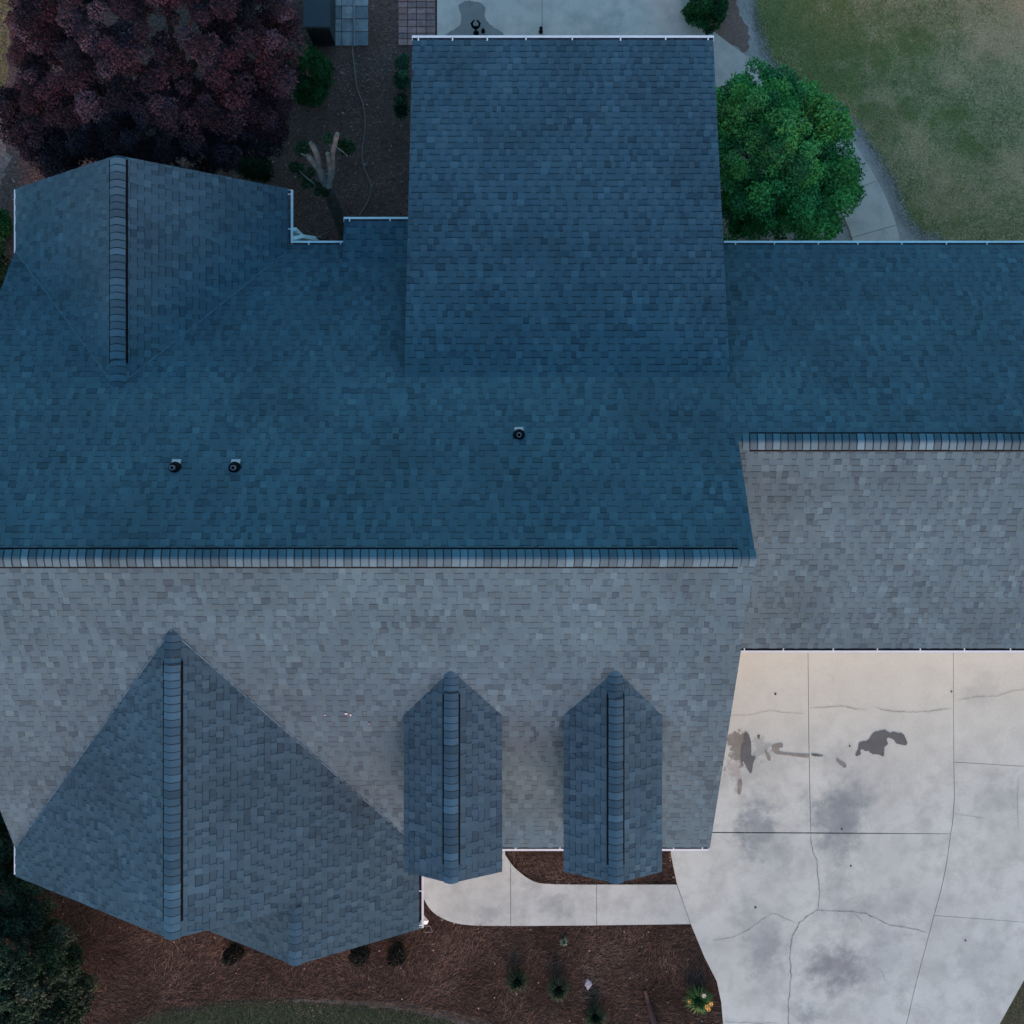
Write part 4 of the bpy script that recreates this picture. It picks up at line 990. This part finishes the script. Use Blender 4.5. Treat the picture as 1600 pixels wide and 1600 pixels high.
P = scatter_px([(20, 160), (683, 60), (683, 420), (20, 420)], 900); P2 = scatter_px(fb_vis, 160, [walk_hole]); P = np.concatenate([P, P2]); P[:, 2] = .06
V = leaf_quads(P, .028, .35, .6); C = np.array([(0.30, 0.25, 0.20), (0.22, 0.17, 0.13), (0.36, 0.33, 0.28)])[nr.integers(3, size=len(P))] * nr.uniform(.4, 1.1, (len(P), 1))
tag(quads_obj('leaf_litter', V, C, M_leaf), kind='stuff')

def grass(name, P, L, cols_, dry=None):
    n = len(P); a = nr.uniform(0, 2 * math.pi, n); lean = nr.uniform(.2, 1.0, n)
    d = np.stack([np.cos(a) * lean, np.sin(a) * lean, np.full(n, .7)], 1); s = np.stack([-np.sin(a), np.cos(a), np.zeros(n)], 1) * .006
    L = (L * nr.uniform(.5, 1.3, n))[:, None]
    V = np.stack([P - s, P + s, P + d * L], 1)
    c = np.array(cols_)[nr.integers(len(cols_), size=n)] * nr.uniform(.6, 1.4, (n, 1))
    if dry is not None:
        f = np.clip(dry(P), 0, 1)[:, None]; pick = nr.random((n, 1)) < f
        c = np.where(pick, np.array((0.78, 0.54, 0.30)) * nr.uniform(.6, 1.3, (n, 1)), c)
    return tag(quads_obj(name, V, c, M_blade, k=3), kind='stuff')
lawn_poly = strip_out[::-1][:-1] + [(1640, 430), (1640, -40)]
GL = [(0.25, 0.29, 0.085), (0.31, 0.32, 0.10), (0.20, 0.25, 0.075), (0.40, 0.37, 0.16)]
P = scatter_px(lawn_poly, 110000)
grass('lawn_grass', P, .05, GL, lambda P: (fbm(P, 1.3, 3) - .5) * 2.6 + (P[:, 0] - 9.6) * .13 + .2)
P = scatter_px(lawn_edge + [(120, 1640), (850, 1640)], 26000)
grass('lawn_grass', P, .045, [(0.022, 0.05, 0.03), (0.03, 0.06, 0.035)], lambda P: (fbm(P, 1.2, 4) - .6) * .5)  # blades darkened too, carrying the shade painted into the southern lawn
P = scatter_px([(1645, 1450), (1602, 1530), (1562, 1602), (1535, 1640), (1645, 1640)], 3500)
grass('lawn_grass', P, .045, [(0.04, 0.075, 0.035), (0.05, 0.09, 0.04)])
P = scatter_px([(-40, -40), (22, -40), (12, 90), (6, 150), (-40, 175)], 6000)
grass('lawn_grass', P, .045, [(0.06, 0.09, 0.05), (0.08, 0.11, 0.06)], lambda P: P[:, 0] * 0 + .3)
# thatch along the lawn edges
edge = np.array(strip_out); k_ = nr.integers(0, len(edge) - 1, 9000); t = nr.random((9000, 1)); q_ = edge[k_] * (1 - t) + edge[k_ + 1] * t + nr.normal(size=(9000, 2)) * (5, 5)
P = np.stack([(q_[:, 0] - 800) * H / F, (800 - q_[:, 1]) * H / F, np.full(9000, .016)], 1)
grass('dry_edge_grass', P, .05, [(0.62, 0.52, 0.44), (0.75, 0.66, 0.56), (0.28, 0.24, 0.18)])
edge = np.array(lawn_edge); k_ = nr.integers(0, len(edge) - 1, 9000); t = nr.random((9000, 1)); q_ = edge[k_] * (1 - t) + edge[k_ + 1] * t + nr.normal(size=(9000, 2)) * (3, 4) + (0, 3)
P = np.stack([(q_[:, 0] - 800) * H / F, (800 - q_[:, 1]) * H / F, np.full(9000, .016)], 1)
grass('dry_edge_grass', P, .045, [(0.09, 0.095, 0.07), (0.12, 0.12, 0.09), (0.03, 0.05, 0.03)])
# ---- repeats share a group
for kind_name, grp in (('grass_tuft', 'grass tufts in the front straw bed'), ('low_shrub', 'low dark shrubs under the front gable rakes'),
                       ('hedge_shrub', 'hedge shrubs along the left edge'), ('leafy_shrub', 'low shrubs in the rear mulch bed'), ('round_shrub', 'round shrubs behind the house')):
    for o in COL.objects:
        if o.parent is None and o.name.split('.')[0] == kind_name: o['group'] = grp
